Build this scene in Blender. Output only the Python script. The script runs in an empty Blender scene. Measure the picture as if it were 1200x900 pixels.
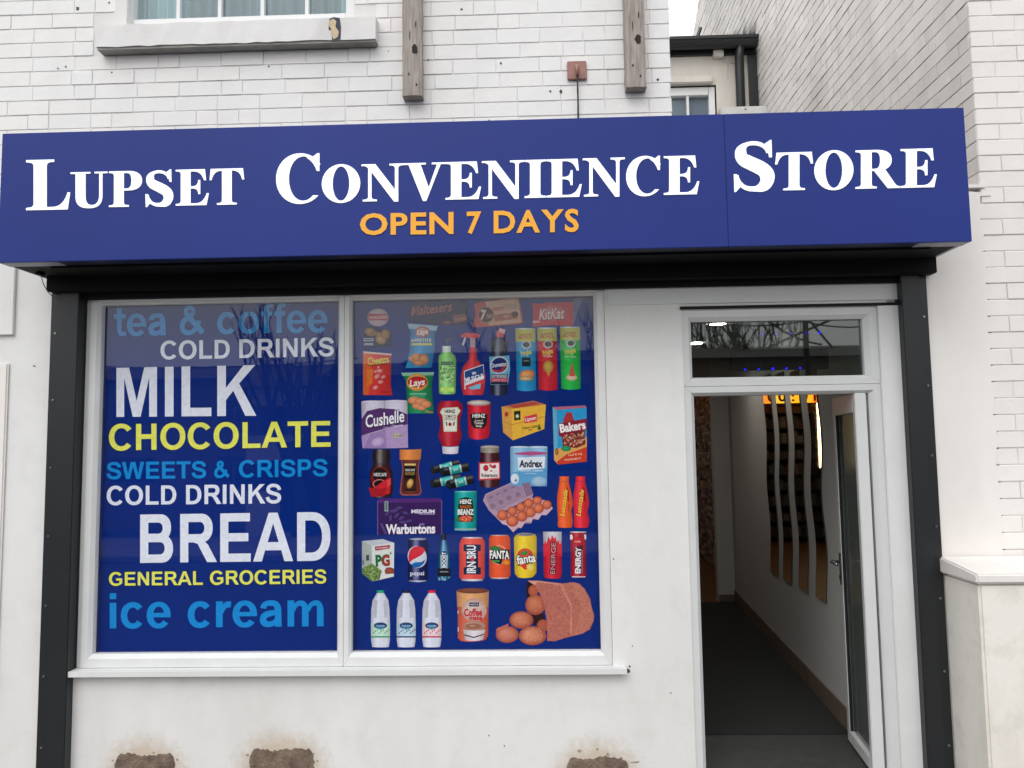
import bpy, bmesh, math, random
from mathutils import Vector, Matrix
from mathutils.geometry import tessellate_polygon
random.seed(7)
S = bpy.context.scene
COL = S.collection
# ------------------------------------------------------------------ camera
F_PX, YAW, PITCH, ROLL = 930.0, math.radians(1.777), math.radians(4.729), math.radians(-0.818)
CAM = Vector((0.0, -4.2, 1.75))
def cam_axes():
    cy, sy, cp, sp = math.cos(YAW), math.sin(YAW), math.cos(PITCH), math.sin(PITCH)
    fwd = Vector((-sy*cp, cy*cp, sp)); right = Vector((cy, sy, 0)); up = right.cross(fwd)
    cr, sr = math.cos(ROLL), math.sin(ROLL)
    return right*cr + up*sr, up*cr - right*sr, fwd
AR, AU, AF = cam_axes()
cd = bpy.data.cameras.new('camera'); cam = bpy.data.objects.new('camera', cd); COL.objects.link(cam)
cd.sensor_width = 36; cd.lens = F_PX/1200*36; cd.clip_start = .05; cd.clip_end = 500
cam.matrix_world = Matrix(((AR.x, AU.x, -AF.x, CAM.x), (AR.y, AU.y, -AF.y, CAM.y), (AR.z, AU.z, -AF.z, CAM.z), (0, 0, 0, 1)))
S.camera = cam
S.render.engine = 'CYCLES'; S.cycles.use_denoising = True
S.cycles.max_bounces = 10; S.cycles.glossy_bounces = 6; S.cycles.transparent_max_bounces = 16
S.view_settings.view_transform = 'Standard'; S.view_settings.look = 'None'
S.view_settings.exposure = 0.50; S.view_settings.gamma = 1
# ------------------------------------------------------------------ sky and sun (overcast)
w = bpy.data.worlds.new('World'); S.world = w; w.use_nodes = True
nt = w.node_tree; bg = nt.nodes['Background']; bg.inputs[1].default_value = 0.12
sk = nt.nodes.new('ShaderNodeTexSky'); sk.sky_type = 'NISHITA'; sk.sun_disc = False
sk.sun_elevation = math.radians(50); sk.sun_rotation = math.radians(200)
sk.air_density = 1.0; sk.dust_density = 6.0; sk.ozone_density = 1.0
hs = nt.nodes.new('ShaderNodeHueSaturation'); hs.inputs['Saturation'].default_value = .10
mxs = nt.nodes.new('ShaderNodeMix'); mxs.data_type = 'RGBA'; mxs.inputs[0].default_value = .68      # cloud layer: even pale grey over the clear-sky model
mxs.inputs[7].default_value = (10.2, 10.35, 10.6, 1)
nt.links.new(sk.outputs[0], hs.inputs['Color']); nt.links.new(hs.outputs[0], mxs.inputs[6]); nt.links.new(mxs.outputs[2], bg.inputs[0])
sl = bpy.data.lights.new('sun', 'SUN'); sl.energy = 0.5; sl.angle = math.radians(40); sl.color = (1, .975, .95)
so = bpy.data.objects.new('sun', sl); COL.objects.link(so)
az, el = math.radians(200), math.radians(50)
sd = Vector((math.sin(az)*math.cos(el), math.cos(az)*math.cos(el), math.sin(el)))
so.rotation_euler = sd.to_track_quat('Z', 'Y').to_euler()

# ------------------------------------------------------------------ measuring helpers
def ray(px, py):
    return (AR*((px-600)/F_PX) + AU*((450-py)/F_PX) + AF)
def W(px, py, Y):                      # photo pixel -> point on the plane y = Y
    d = ray(px, py); return CAM + d*((Y-CAM.y)/d.y)
def WZ(px, py, Z):                     # photo pixel -> point on the level z = Z
    d = ray(px, py); return CAM + d*((Z-CAM.z)/d.z)
def WP(px, py, A, B):                  # photo pixel -> point on the vertical plane through A and B
    n = Vector((A[1]-B[1], B[0]-A[0], 0)); d = ray(px, py)
    return CAM + d*((Vector((A[0], A[1], 0))-CAM).dot(n)/d.dot(n))
def WR(px, py, Y, G=.07):              # what the glass at y = G mirrors from the plane y = Y (Y < 0, behind the camera)
    d = ray(px, py); h = CAM + d*((G-CAM.y)/d.y); d = Vector((d.x, -d.y, d.z)); return h + d*((Y-h.y)/d.y)

# ------------------------------------------------------------------ materials
def lin(c): return c/12.92 if c <= .04045 else ((c+.055)/1.055)**2.4
def rgb(c):
    if isinstance(c, str):
        c = c.lstrip('#')
        if len(c) == 3: c = ''.join(x*2 for x in c)
        return tuple(lin(int(c[i:i+2], 16)/255) for i in (0, 2, 4))
    return tuple(c)
MATS = {}
def mat(name, col, rough=.6, metal=0, spec=.5, emit=None, estr=0, var=0, scale=8, bump=0, bscale=40, coords='Object', bdist=.004, col2=None, stretch=None):
    if name in MATS: return MATS[name]
    m = bpy.data.materials.new(name); m.use_nodes = True; n = m.node_tree.nodes; L = m.node_tree.links
    b = n['Principled BSDF']; c = rgb(col)
    b.inputs['Base Color'].default_value = (*c, 1); b.inputs['Roughness'].default_value = rough
    b.inputs['Metallic'].default_value = metal; b.inputs['Specular IOR Level'].default_value = spec
    if emit:
        b.inputs['Emission Color'].default_value = (*rgb(emit), 1); b.inputs['Emission Strength'].default_value = estr
    if var or bump:
        geo = n.new('ShaderNodeNewGeometry')
        src = geo.outputs['Position']
        if stretch:
            mp = n.new('ShaderNodeMapping'); mp.inputs['Scale'].default_value = stretch; L.new(src, mp.inputs[0]); src = mp.outputs[0]
    if var:
        t = n.new('ShaderNodeTexNoise'); t.inputs['Scale'].default_value = scale; t.inputs['Detail'].default_value = 6; t.inputs['Roughness'].default_value = .6
        L.new(src, t.inputs['Vector'])
        r = n.new('ShaderNodeValToRGB'); r.color_ramp.elements[0].position = .32; r.color_ramp.elements[1].position = .68
        c2 = rgb(col2) if col2 else tuple(x*(1-var) for x in c)
        r.color_ramp.elements[0].color = (*c2, 1); r.color_ramp.elements[1].color = (*c, 1)
        L.new(t.outputs['Fac'], r.inputs[0]); L.new(r.outputs[0], b.inputs['Base Color'])
    if bump:
        t2 = n.new('ShaderNodeTexNoise'); t2.inputs['Scale'].default_value = bscale; t2.inputs['Detail'].default_value = 5
        L.new(src, t2.inputs['Vector'])
        bp = n.new('ShaderNodeBump'); bp.inputs['Strength'].default_value = bump; bp.inputs['Distance'].default_value = bdist
        L.new(t2.outputs['Fac'], bp.inputs['Height']); L.new(bp.outputs[0], b.inputs['Normal'])
    MATS[name] = m; return m

def paint_mat(name, base, stain='#8d8577', amount=.5, streak=(1, 1, .25), spots=.0, holes=None, bump=.35, green=0):
    """exterior masonry paint: broad grime, fine speckles, soft relief; optional stains of their own round damaged spots"""
    m = bpy.data.materials.new(name); m.use_nodes = True; n = m.node_tree.nodes; L = m.node_tree.links
    b = n['Principled BSDF']; b.inputs['Roughness'].default_value = .62; b.inputs['Specular IOR Level'].default_value = .3
    geo = n.new('ShaderNodeNewGeometry'); pos = geo.outputs['Position']
    def noise(sc, det, rough=.55, vec=None):
        t = n.new('ShaderNodeTexNoise'); t.inputs['Scale'].default_value = sc; t.inputs['Detail'].default_value = det; t.inputs['Roughness'].default_value = rough
        L.new(vec or pos, t.inputs['Vector']); return t.outputs['Fac']
    def ramp(f, a, c, v0=0, v1=1):
        r = n.new('ShaderNodeMapRange'); r.inputs[1].default_value = a; r.inputs[2].default_value = c; r.inputs[3].default_value = v0; r.inputs[4].default_value = v1
        L.new(f, r.inputs[0]); return r.outputs[0]
    def mix(f, c1, c2):
        x = n.new('ShaderNodeMix'); x.data_type = 'RGBA'
        if isinstance(f, float): x.inputs[0].default_value = f
        else: L.new(f, x.inputs[0])
        for i, c in ((6, c1), (7, c2)):
            if isinstance(c, tuple): x.inputs[i].default_value = (*c, 1)
            else: L.new(c, x.inputs[i])
        return x.outputs[2]
    def math_(op, a, c):
        x = n.new('ShaderNodeMath'); x.operation = op
        for i, v in enumerate((a, c)):
            if isinstance(v, (int, float)): x.inputs[i].default_value = v
            else: L.new(v, x.inputs[i])
        return x.outputs[0]
    mp = n.new('ShaderNodeMapping'); mp.inputs['Scale'].default_value = streak; L.new(pos, mp.inputs[0])
    c0 = rgb(base)
    f1 = ramp(noise(1.6, 5, .6, mp.outputs[0]), .42, .8, 0, amount)
    c = mix(f1, c0, rgb(stain))
    f2 = ramp(noise(9, 4), .35, .75, 0, .10)
    c = mix(f2, c, tuple(x*.72 for x in c0))
    f3 = ramp(noise(70, 3, .7), .70, .78, 0, .45*(1 if spots else .35))
    c = mix(f3, c, rgb('#6b6560'))
    if green:
        g = math_('MULTIPLY', ramp(noise(6, 6, .7), .5, .72), green)
        c = mix(g, c, rgb('#7d7f63'))
    if holes:
        for (hx, hz, rx, rz) in holes:
            s1 = n.new('ShaderNodeVectorMath'); s1.operation = 'SUBTRACT'; L.new(pos, s1.inputs[0]); s1.inputs[1].default_value = (hx, 0, hz)
            s2 = n.new('ShaderNodeVectorMath'); s2.operation = 'MULTIPLY'; L.new(s1.outputs[0], s2.inputs[0]); s2.inputs[1].default_value = (1/rx, 0, 1/rz)
            s3 = n.new('ShaderNodeVectorMath'); s3.operation = 'LENGTH'; L.new(s2.outputs[0], s3.inputs[0])
            d = math_('ADD', s3.outputs['Value'], ramp(noise(24, 5, .7), .3, .7, -.28, .28))
            c = mix(ramp(d, 1.5, .8, 0, .6), c, rgb('#b49c7c'))
    L.new(c, b.inputs['Base Color'])
    bp = n.new('ShaderNodeBump'); bp.inputs['Strength'].default_value = bump; bp.inputs['Distance'].default_value = .004
    h = math_('ADD', noise(18, 5, .6), math_('MULTIPLY', noise(120, 3), .3))
    L.new(h, bp.inputs['Height']); L.new(bp.outputs[0], b.inputs['Normal'])
    MATS[name] = m; return m

def glass_mat(name='glass', tint='#ffffff', ior=1.5, gain=1.0):
    m = bpy.data.materials.new(name); m.use_nodes = True; n = m.node_tree.nodes; L = m.node_tree.links
    n.remove(n['Principled BSDF']); out = n['Material Output']
    t = n.new('ShaderNodeBsdfTransparent'); t.inputs[0].default_value = (*rgb(tint), 1)
    g = n.new('ShaderNodeBsdfGlossy'); g.inputs['Roughness'].default_value = .015
    fr = n.new('ShaderNodeFresnel'); gg = n.new('ShaderNodeNewGeometry'); mr = n.new('ShaderNodeMapRange')      # same reflectance from either side of each face
    mr.inputs[3].default_value = ior; mr.inputs[4].default_value = 1/ior; L.new(gg.outputs['Backfacing'], mr.inputs[0]); L.new(mr.outputs[0], fr.inputs['IOR'])
    mu = n.new('ShaderNodeMath'); mu.operation = 'MULTIPLY'; mu.inputs[1].default_value = gain; mu.use_clamp = True; L.new(fr.outputs[0], mu.inputs[0])
    x = n.new('ShaderNodeMixShader'); L.new(mu.outputs[0], x.inputs[0]); L.new(t.outputs[0], x.inputs[1]); L.new(g.outputs[0], x.inputs[2])
    L.new(x.outputs[0], out.inputs[0]); MATS[name] = m; return m

# flat printed film: colour from the mesh's colour attribute
pm = bpy.data.materials.new('printed_vinyl'); pm.use_nodes = True
_b = pm.node_tree.nodes['Principled BSDF']; _b.inputs['Roughness'].default_value = .5; _b.inputs['Specular IOR Level'].default_value = .06
_a = pm.node_tree.nodes.new('ShaderNodeAttribute'); _a.attribute_name = 'print'; 
_g = pm.node_tree.nodes.new('ShaderNodeNewGeometry'); _m = pm.node_tree.nodes.new('ShaderNodeMix'); _m.data_type = 'RGBA'; _m.blend_type = 'MULTIPLY'; _m.inputs[0].default_value = 1
_n1 = pm.node_tree.nodes.new('ShaderNodeTexNoise'); _n1.inputs['Scale'].default_value = 45; _n1.inputs['Detail'].default_value = 8; _n1.inputs['Roughness'].default_value = .75
_r1 = pm.node_tree.nodes.new('ShaderNodeMapRange'); _r1.inputs[1].default_value = .3; _r1.inputs[2].default_value = .7; _r1.inputs[3].default_value = .84; _r1.inputs[4].default_value = 1.06
_l = pm.node_tree.links.new
_l(_g.outputs['Position'], _n1.inputs['Vector']); _l(_n1.outputs['Fac'], _r1.inputs[0]); _l(_a.outputs['Color'], _m.inputs[6]); _l(_r1.outputs[0], _m.inputs[7]); _l(_m.outputs[2], _b.inputs['Base Color'])

# ------------------------------------------------------------------ objects
def tag(o, label=None, cat=None, group=None, kind=None):
    if label: o['label'] = label
    if cat: o['category'] = cat
    if group: o['group'] = group
    if kind: o['kind'] = kind
    return o
def thing(name, label, cat, loc=(0, 0, 0), group=None):
    o = bpy.data.objects.new(name, None); o.location = loc; o.empty_display_size = .1
    COL.objects.link(o); return tag(o, label, cat, group)
class MB:
    """collects faces, builds ONE mesh object"""
    def __init__(s): s.v = []; s.f = []; s.mi = []; s.cur = 0
    def add(s, vs, fs):
        k = len(s.v); s.v += [tuple(v) for v in vs]
        for f in fs: s.f.append([k+i for i in f]); s.mi.append(s.cur)
        return s
    def box(s, x0, x1, y0, y1, z0, z1):
        if x0 > x1: x0, x1 = x1, x0
        if y0 > y1: y0, y1 = y1, y0
        if z0 > z1: z0, z1 = z1, z0
        return s.add([(x0,y0,z0),(x1,y0,z0),(x1,y1,z0),(x0,y1,z0),(x0,y0,z1),(x1,y0,z1),(x1,y1,z1),(x0,y1,z1)],
            [(0,3,2,1),(4,5,6,7),(0,1,5,4),(1,2,6,5),(2,3,7,6),(3,0,4,7)])
    def prism(s, pts, y0, y1):            # pts in (x,z), counter-clockwise seen from the street; front y0, back y1
        n = len(pts)
        a = sum(pts[i][0]*pts[(i+1) % n][1]-pts[(i+1) % n][0]*pts[i][1] for i in range(n))
        if a < 0: pts = pts[::-1]
        vs = [(p[0], y0, p[1]) for p in pts] + [(p[0], y1, p[1]) for p in pts]
        tr = tessellate_polygon([[Vector((p[0], p[1], 0)) for p in pts]])
        fs = []
        for t in tr:
            p, q, r = [pts[i] for i in t]
            if (q[0]-p[0])*(r[1]-p[1])-(r[0]-p[0])*(q[1]-p[1]) < 0: t = (t[0], t[2], t[1])
            fs.append(t); fs.append(tuple(i+n for i in reversed(t)))
        fs += [(i, i+n, (i+1) % n+n, (i+1) % n) for i in range(n)]
        return s.add(vs, fs)
    def hexa(s, a, b):                    # two quads (4 pts each) joined
        return s.add(list(a)+list(b), [(0,1,2,3),(7,6,5,4),(0,4,5,1),(1,5,6,2),(2,6,7,3),(3,7,4,0)])
    def tube(s, pts, r, n=8, caps=True, taper=None):
        pts = [Vector(p) for p in pts]; rings = []
        for i, p in enumerate(pts):
            d = (pts[min(i+1, len(pts)-1)]-pts[max(i-1, 0)]).normalized()
            u = d.orthogonal().normalized() if i == 0 else (rings_u - d*rings_u.dot(d)).normalized()
            rings_u = u; v = d.cross(u); rr = r if taper is None else r*(1+(taper-1)*i/(len(pts)-1))
            rings.append([p+u*math.cos(2*math.pi*k/n)*rr+v*math.sin(2*math.pi*k/n)*rr for k in range(n)])
        vs = [x for g in rings for x in g]; fs = []
        for i in range(len(pts)-1):
            for k in range(n): fs.append((i*n+k, i*n+(k+1) % n, (i+1)*n+(k+1) % n, (i+1)*n+k))
        if caps: fs.append(tuple(range(n))[::-1]); fs.append(tuple((len(pts)-1)*n+k for k in range(n)))
        return s.add(vs, fs)
    def mesh(s, name, mats):
        me = bpy.data.meshes.new(name); me.from_pydata(s.v, [], s.f)
        for m in (mats if isinstance(mats, (list, tuple)) else [mats]): me.materials.append(m)
        if any(s.mi): me.polygons.foreach_set('material_index', s.mi)
        me.update(); return me
    def build(s, name, mats, parent=None, bevel=0, smooth=False, fix=True):
        me = s.mesh(name, mats)
        if fix or bevel:
            bm = bmesh.new(); bm.from_mesh(me)
            if bevel:
                bmesh.ops.bevel(bm, geom=[e for e in bm.edges if e.calc_length() > bevel*3 and len(e.link_faces) == 2 and e.calc_face_angle(0) > .5], offset=bevel, segments=2, affect='EDGES', clamp_overlap=True)
            bmesh.ops.recalc_face_normals(bm, faces=bm.faces); bm.to_mesh(me); bm.free()
        if smooth:
            for p in me.polygons: p.use_smooth = True
        o = bpy.data.objects.new(name, me); return put(o, parent)
def put(o, parent=None, loc=None):
    """link an object whose coordinates are world coordinates under a parent"""
    COL.objects.link(o)
    if loc is not None: o.location = loc
    if parent is not None:
        o.parent = parent
        base = Vector((0, 0, 0)); p = parent
        while p is not None: base += p.location; p = p.parent
        if loc is not None: o.location = Vector(loc)-base
        else: o.location = -base
    return o

# ------------------------------------------------------------------ letter shapes (drawn here, cap height 100)
def q(p0, c, p1, n=6):
    return [((1-t)**2*p0[0]+2*t*(1-t)*c[0]+t*t*p1[0], (1-t)**2*p0[1]+2*t*(1-t)*c[1]+t*t*p1[1]) for t in [i/n for i in range(n+1)]]
def bz(p0, a, b, p1, n=10):
    return [((1-t)**3*p0[0]+3*t*(1-t)**2*a[0]+3*t*t*(1-t)*b[0]+t**3*p1[0], (1-t)**3*p0[1]+3*t*(1-t)**2*a[1]+3*t*t*(1-t)*b[1]+t**3*p1[1]) for t in [i/n for i in range(n+1)]]
def bx(x0, y0, x1, y1): return [[(x0, y0), (x1, y0), (x1, y1), (x0, y1)]]
def el(cx, cy, rx, ry, a0=0, a1=360, n=28, p=1.0):
    o = []
    for i in range(n+1 if a1-a0 < 360 else n):
        a = math.radians(a0+(a1-a0)*i/n); c, s_ = math.cos(a), math.sin(a)
        o.append((cx+rx*math.copysign(abs(c)**p, c), cy+ry*math.copysign(abs(s_)**p, s_)))
    return o
def ring(cx, cy, rx, ry, tx, ty, a0=0, a1=360, n=30, p=.95):
    if a1-a0 >= 360: return [el(cx, cy, rx, ry, n=n, p=p), el(cx, cy, rx-tx, ry-ty, n=n, p=p)]
    return [el(cx, cy, rx, ry, a0, a1, n, p) + el(cx, cy, rx-tx, ry-ty, a0, a1, n, p)[::-1]]
def stroke(pts, ws):
    """one outline round a centre line; ws = width or list of widths spread along it"""
    pts = [p for i, p in enumerate(pts) if i == 0 or math.dist(p, pts[i-1]) > 1e-6]
    n = len(pts); Lp, Rp = [], []
    acc = [0]
    for i in range(1, n): acc.append(acc[-1]+math.dist(pts[i], pts[i-1]))
    for i in range(n):
        a, b = pts[max(i-1, 0)], pts[min(i+1, n-1)]
        d = math.dist(a, b); nx, ny = -(b[1]-a[1])/d, (b[0]-a[0])/d
        if isinstance(ws, (list, tuple)):
            u = acc[i]/acc[-1]*(len(ws)-1); k = min(int(u), len(ws)-2); u -= k; u = u*u*(3-2*u); wd = ws[k]*(1-u)+ws[k+1]*u
        else: wd = ws
        Lp.append((pts[i][0]+nx*wd/2, pts[i][1]+ny*wd/2)); Rp.append((pts[i][0]-nx*wd/2, pts[i][1]-ny*wd/2))
    return [Lp+Rp[::-1]]
def bowl(x0, y0, x1, y1, rx):
    cy, ry = (y0+y1)/2, (y1-y0)/2
    return [(x0, y0)] + el(x1-rx, cy, rx, ry, -90, 90, 16, .92) + [(x0, y1)]
def sans():
    G = {}
    G['A'] = (101, [[[(0,0),(22,0),(30,22.7),(71,22.7),(79,0),(101,0),(61.5,100),(39.5,100)], [(36.5,39.5),(64.5,39.5),(50.5,78)]]])
    G['B'] = (101, [bx(10,0,30.5,100), [bowl(30.4,45,88,100,27), bowl(30.6,60,67,83,12)], [bowl(30.4,0,93,58,29), bowl(30.6,17,72,42.5,13)]])
    G['C'] = (101, [ring(53,50,49,52,21.5,17.5,36,322)])
    G['D'] = (101, [[[(10,0)]+el(47,50,47,50,-90,90,20,.92)+[(10,100)], [(30.5,17)]+el(46,50,27,33,-90,90,18,.92)+[(30.5,83)]]])
    G['E'] = (93, [bx(10,0,30.5,100), bx(30.4,83,85,100), bx(30.4,42,81,59), bx(30.4,0,87,17)])
    G['G'] = (109, [ring(55,50,50,52,21.5,17.5,36,300), [[(56,54),(56,37.5),(81,37.5),(81,25),(66,3),(72,3),(88,8),(101,17.5),(101,54)]]])
    G['H'] = (101, [bx(10,0,30.5,100), bx(70.5,0,91,100), bx(30.4,42,70.6,60)])
    G['I'] = (39, [bx(9.5,0,30,100)])
    G['K'] = (101, [bx(10,0,30.5,100), [[(30.4,31),(48,50),(77,0),(103,0),(62,64),(100,100),(72.5,100),(30.4,55.5)]]])
    G['L'] = (85, [bx(10,0,30.5,100), bx(30.4,0,81,17)])
    G['M'] = (116, [[[(10,0),(10,100),(40,100),(58.2,32),(76.4,100),(106.5,100),(106.5,0),(88,0),(88,79),(67.5,0),(48.9,0),(28.5,79),(28.5,0)]]])
    G['N'] = (101, [[[(10,0),(10,100),(29.5,100),(72,33),(72,100),(91,100),(91,0),(70.8,0),(28.8,65),(28.8,0)]]])
    G['O'] = (109, [ring(54.5,50,49.5,52,21.5,17.5)])
    G['P'] = (93, [bx(10,0,30.5,100), [bowl(30.4,38,87,100,30), bowl(30.6,55,66,83,13)]])
    G['R'] = (101, [bx(10,0,30.5,100), [bowl(30.4,41,92,100,29), bowl(30.6,58,71,83,12)], [[(40,42),(54,38),(78,0),(103,0),(80,36),(70,44),(60,46),(40,46)]]])
    s = bz((79,69),(77,86),(64,92.5),(46,92.5))+bz((46,92.5),(28,92.5),(17.5,84),(17.5,73))[1:]+bz((17.5,73),(17.5,60),(31,56),(48,51.5))[1:]+bz((48,51.5),(66,47),(79,43),(79,28.5))[1:]+bz((79,28.5),(79,14),(66,7.5),(48,7.5))[1:]+bz((48,7.5),(26,7.5),(16,17),(13.5,33))[1:]
    G['S'] = (93, [stroke(s, [19.5,17.5,17.5,20.5,19.5,20.5,18,17.5,19.5])])
    G['T'] = (85, [bx(2,83,83,100), bx(32.2,0,52.8,83.1)])
    G['W'] = (132, [[[(1,100),(22.5,100),(36,31),(53,100),(79,100),(95.5,30),(109.5,100),(131,100),(107,0),(84.5,0),(65.8,74),(47,0),(25,0)]]])
    G['Y'] = (93, [[[(36.5,0),(57,0),(57,42),(93,100),(69,100),(47,61),(24.5,100),(0,100),(36.5,42)]]])
    G['a'] = (78, [stroke([(60,0),(59.5,20),(59,40)]+bz((59,40),(59,60),(54,66),(37,66))[1:]+bz((37,66),(24,66),(17,62),(15.5,51))[1:], [20,19,19,19,16,15,18]),
                   stroke(bz((60,42),(40,36),(15,38),(15,21))+bz((15,21),(15,10),(23,7),(32,7))[1:]+bz((32,7),(47,7),(57,16),(58,31))[1:], [12,17,19,15,12])])
    G['c'] = (78, [ring(40,36,36,38,19.5,15.5,38,322)])
    G['e'] = (78, [ring(39.5,36,36,38,19.5,14,-9,322), bx(15,30,75,42.2)])
    G['f'] = (46.5, [bx(2,58,44,72.5), stroke([(22,0),(22,76)]+bz((22,76),(22,90),(28,94),(38,94))[1:]+[(46,93)], [19.5,19.5,19.5,17,15])])
    G['i'] = (39, [bx(10,0,29.5,72.5), bx(10,83,29.5,100)])
    G['m'] = (124, [bx(9,0,28.5,72.5), stroke([(61,0),(61,44)]+bz((61,44),(61,58),(56,64.5),(47,64.5))[1:]+bz((47,64.5),(36,64.5),(27,56),(27,42))[1:], [19.5,19.5,19.5,16,13,10]),
                    stroke([(105,0),(105,44)]+bz((105,44),(105,58),(100,64.5),(91,64.5))[1:]+bz((91,64.5),(80,64.5),(71,56),(71,42))[1:], [19.5,19.5,19.5,16,13,10])])
    G['o'] = (85, [ring(42.5,36,38,38,19.5,15.5)])
    G['r'] = (54, [bx(9,0,28.5,72.5), stroke(bz((27,40),(28,56),(36,66),(53,63.5)), [10,14,17,17])])
    G['t'] = (46.5, [bx(2,58,45,72.5), stroke([(22,92),(22,24)]+bz((22,24),(22,9),(27,6.5),(36,7))[1:]+[(46,9)], [19.5,19.5,19.5,15,14])])
    G['&'] = (101, [stroke([(98,6),(32,70)], 20), stroke(bz((35,66),(24,78),(30,93),(45,93))+bz((45,93),(63,93),(64,74),(48,65))[1:], [19,17,15.5,16,18]),
                    stroke(bz((52,67),(34,56),(14,50),(14,28))+bz((14,28),(14,12),(27,7),(40,7))[1:]+bz((40,7),(62,7),(78,26),(83,48))[1:], [16,19,20,18,16.5,17,16])])
    return G
def serif_stem(x0, x1, y0, y1, bl, br, tl, tr):
    o = [(x0-bl, y0), (x1+br, y0)]
    if br: o += [(x1+br, y0+4.5)]+q((x1+br*.6, y0+5), (x1, y0+5.5), (x1, y0+13), 5)
    if tr: o += q((x1, y1-13), (x1, y1-5.5), (x1+tr*.6, y1-5), 5)+[(x1+tr, y1-4.5), (x1+tr, y1)]
    else: o += [(x1, y1)]
    if tl: o += [(x0-tl, y1), (x0-tl, y1-4.5)]+q((x0-tl*.6, y1-5), (x0, y1-5.5), (x0, y1-13), 5)
    else: o += [(x0, y1)]
    if bl: o += q((x0, y0+13), (x0, y0+5.5), (x0-bl*.6, y0+5), 5)+[(x0-bl, y0+4.5)]
    return [o]
def serif():
    G = {}
    armT = lambda x0, x1: [[(x0,100),(x1-3,100),(x1,69),(x1-5,69)]+q((x1-5,69),(x1-12,94),(x1-32,94.5),6)+[(x0,94.5)]]
    G['L'] = (92, [serif_stem(17,43,0,100,15,0,15,15), [[(42.9,0),(85,0),(90,34),(85,34)]+q((85,34),(77,6),(56,5.5),6)+[(42.9,5.5)]]])
    G['E'] = (87, [serif_stem(14,39,0,100,13,0,13,0), armT(38.9,79), [[(38.9,0),(80,0),(86,33),(81,33)]+q((81,33),(73,6),(54,5.5),6)+[(38.9,5.5)]],
                   [[(38.9,47),(46,47)]+q((46,47),(59,46),(59,31),5)+[(64,31),(64,70),(59,70)]+q((59,70),(59,54),(46,53),5)+[(38.9,53)]]])
    G['T'] = (87, [serif_stem(31,56,0,94.6,13,13,0,0), [[(2,100),(85,100),(88,69),(83,69)]+q((83,69),(78,94),(58,94.5),6)+q((29,94.5),(9,94),(4,69),6)+[(-1,69)]]])
    G['I'] = (53, [serif_stem(14,39,0,100,13,13,13,13)])
    G['U'] = (97, [[[(14,96),(14,32)]+bz((14,32),(14,6),(28,-2),(49,-2))+bz((49,-2),(71,-2),(83,8),(83,34))[1:]+[(83,96),(75,96),(75,36)]+bz((75,36),(75,15),(67,7),(57,7))+bz((57,7),(43,7),(39.5,17),(39.5,34))[1:]+[(39.5,96)]],
                   [[(1,95.5),(52,95.5),(52,100),(1,100)]], [[(63,95.5),(96,95.5),(96,100),(63,100)]]])
    pb = [[(38.9,45.5),(52,45.5)]+bz((52,45.5),(72,46),(86,54),(86,73))+bz((86,73),(86,92),(72,100),(50,100))[1:]+[(38.9,100)], [(39,51)]+bz((46,51),(56,51),(59,59),(59,73))+bz((59,73),(59,87),(56,94.5),(46,94.5))[1:]+[(39,94.5)]]
    G['P'] = (89, [serif_stem(14,39,0,100,13,13,13,0), pb])
    G['R'] = (104, [serif_stem(14,39,0,100,13,12,13,0), pb, [[(44,50),(46,44)]+[(77,0),(105,0),(105,4.5)]+q((105,4.5),(98,5),(94,11),4)+[(70,50)]]])
    sc = bz((64,76),(62,88),(52,96),(38,96))+bz((38,96),(22,96),(16,86),(16,76))[1:]+bz((16,76),(16,62),(30,58),(42,51))[1:]+bz((42,51),(56,43),(63,38),(63,25))[1:]+bz((63,25),(63,11),(53,3.5),(38,3.5))[1:]+bz((38,3.5),(22,3.5),(11,14),(9,32))[1:]
    G['S'] = (79, [stroke(sc, [6,8,8,20,26,27,26,22,10,8,6]), [[(61,97),(68,102),(70,102),(71,67),(66,67)]+q((66,67),(64,82),(56,92),5)], [[(5,-2),(8,-2),(14,6),(17,10),(9,34),(4,34)]]])
    G['C'] = (93, [[el(48,50,45,52.5,33,318,30,.97)+el(54,50,27,46,33,311,26,.97)[::-1]], [[(80,102),(84,102),(84,65),(79,65)]+q((79,65),(74,84),(60,93),5)+[(72,95)]]])
    G['O'] = (96, [[el(48,50,46,52.5,n=34), el(48,50,20,46.5,n=30)]])
    G['N'] = (104, [[[(6,97.5),(36,99),(90,19),(90,-2),(80,-2),(20,88),(14,93)]], [[(2,95.5),(34,95.5),(36,100),(2,100)]], serif_stem(18,26,0,90,13,13,0,0), serif_stem(82,90,15,100,0,0,13,13)])
    G['V'] = (100, [[[(11,97),(40,97),(60,34),(80,97),(89,97),(54,-2),(46,-2)]], [[(0,95.5),(53,95.5),(53,100),(0,100)]], [[(67,95.5),(101,95.5),(101,100),(67,100)]]])
    return G
SANS, SERIF = sans(), serif()
BF = {}
def bfont(txt, bold=.012):
    """shapes of a text in the built-in font, as (verts, tris), cap height about 100"""
    key = (txt, bold)
    if key not in BF:
        c = bpy.data.curves.new('t', 'FONT'); c.body = txt; c.size = 1; c.offset = bold; c.resolution_u = 3
        o = bpy.data.objects.new('t', c); me = bpy.data.meshes.new_from_object(o)
        vs = [(v.co.x/.70*100, v.co.y/.70*100) for v in me.vertices]; fs = [tuple(p.vertices) for p in me.polygons]
        bpy.data.objects.remove(o); bpy.data.curves.remove(c); bpy.data.meshes.remove(me)
        BF[key] = (vs, fs)
    return BF[key]
def quad_map(x0, x1, b0, b1, t0, t1):
    """unit text box -> photo pixels: baseline from (x0,b0) to (x1,b1), cap line t0..t1"""
    def f(u, v):
        x = x0+(x1-x0)*u; b = b0+(b1-b0)*u; t = t0+(t1-t0)*u
        return (x - (t-b)*0*v, b+(t-b)*v)
    return f
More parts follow.
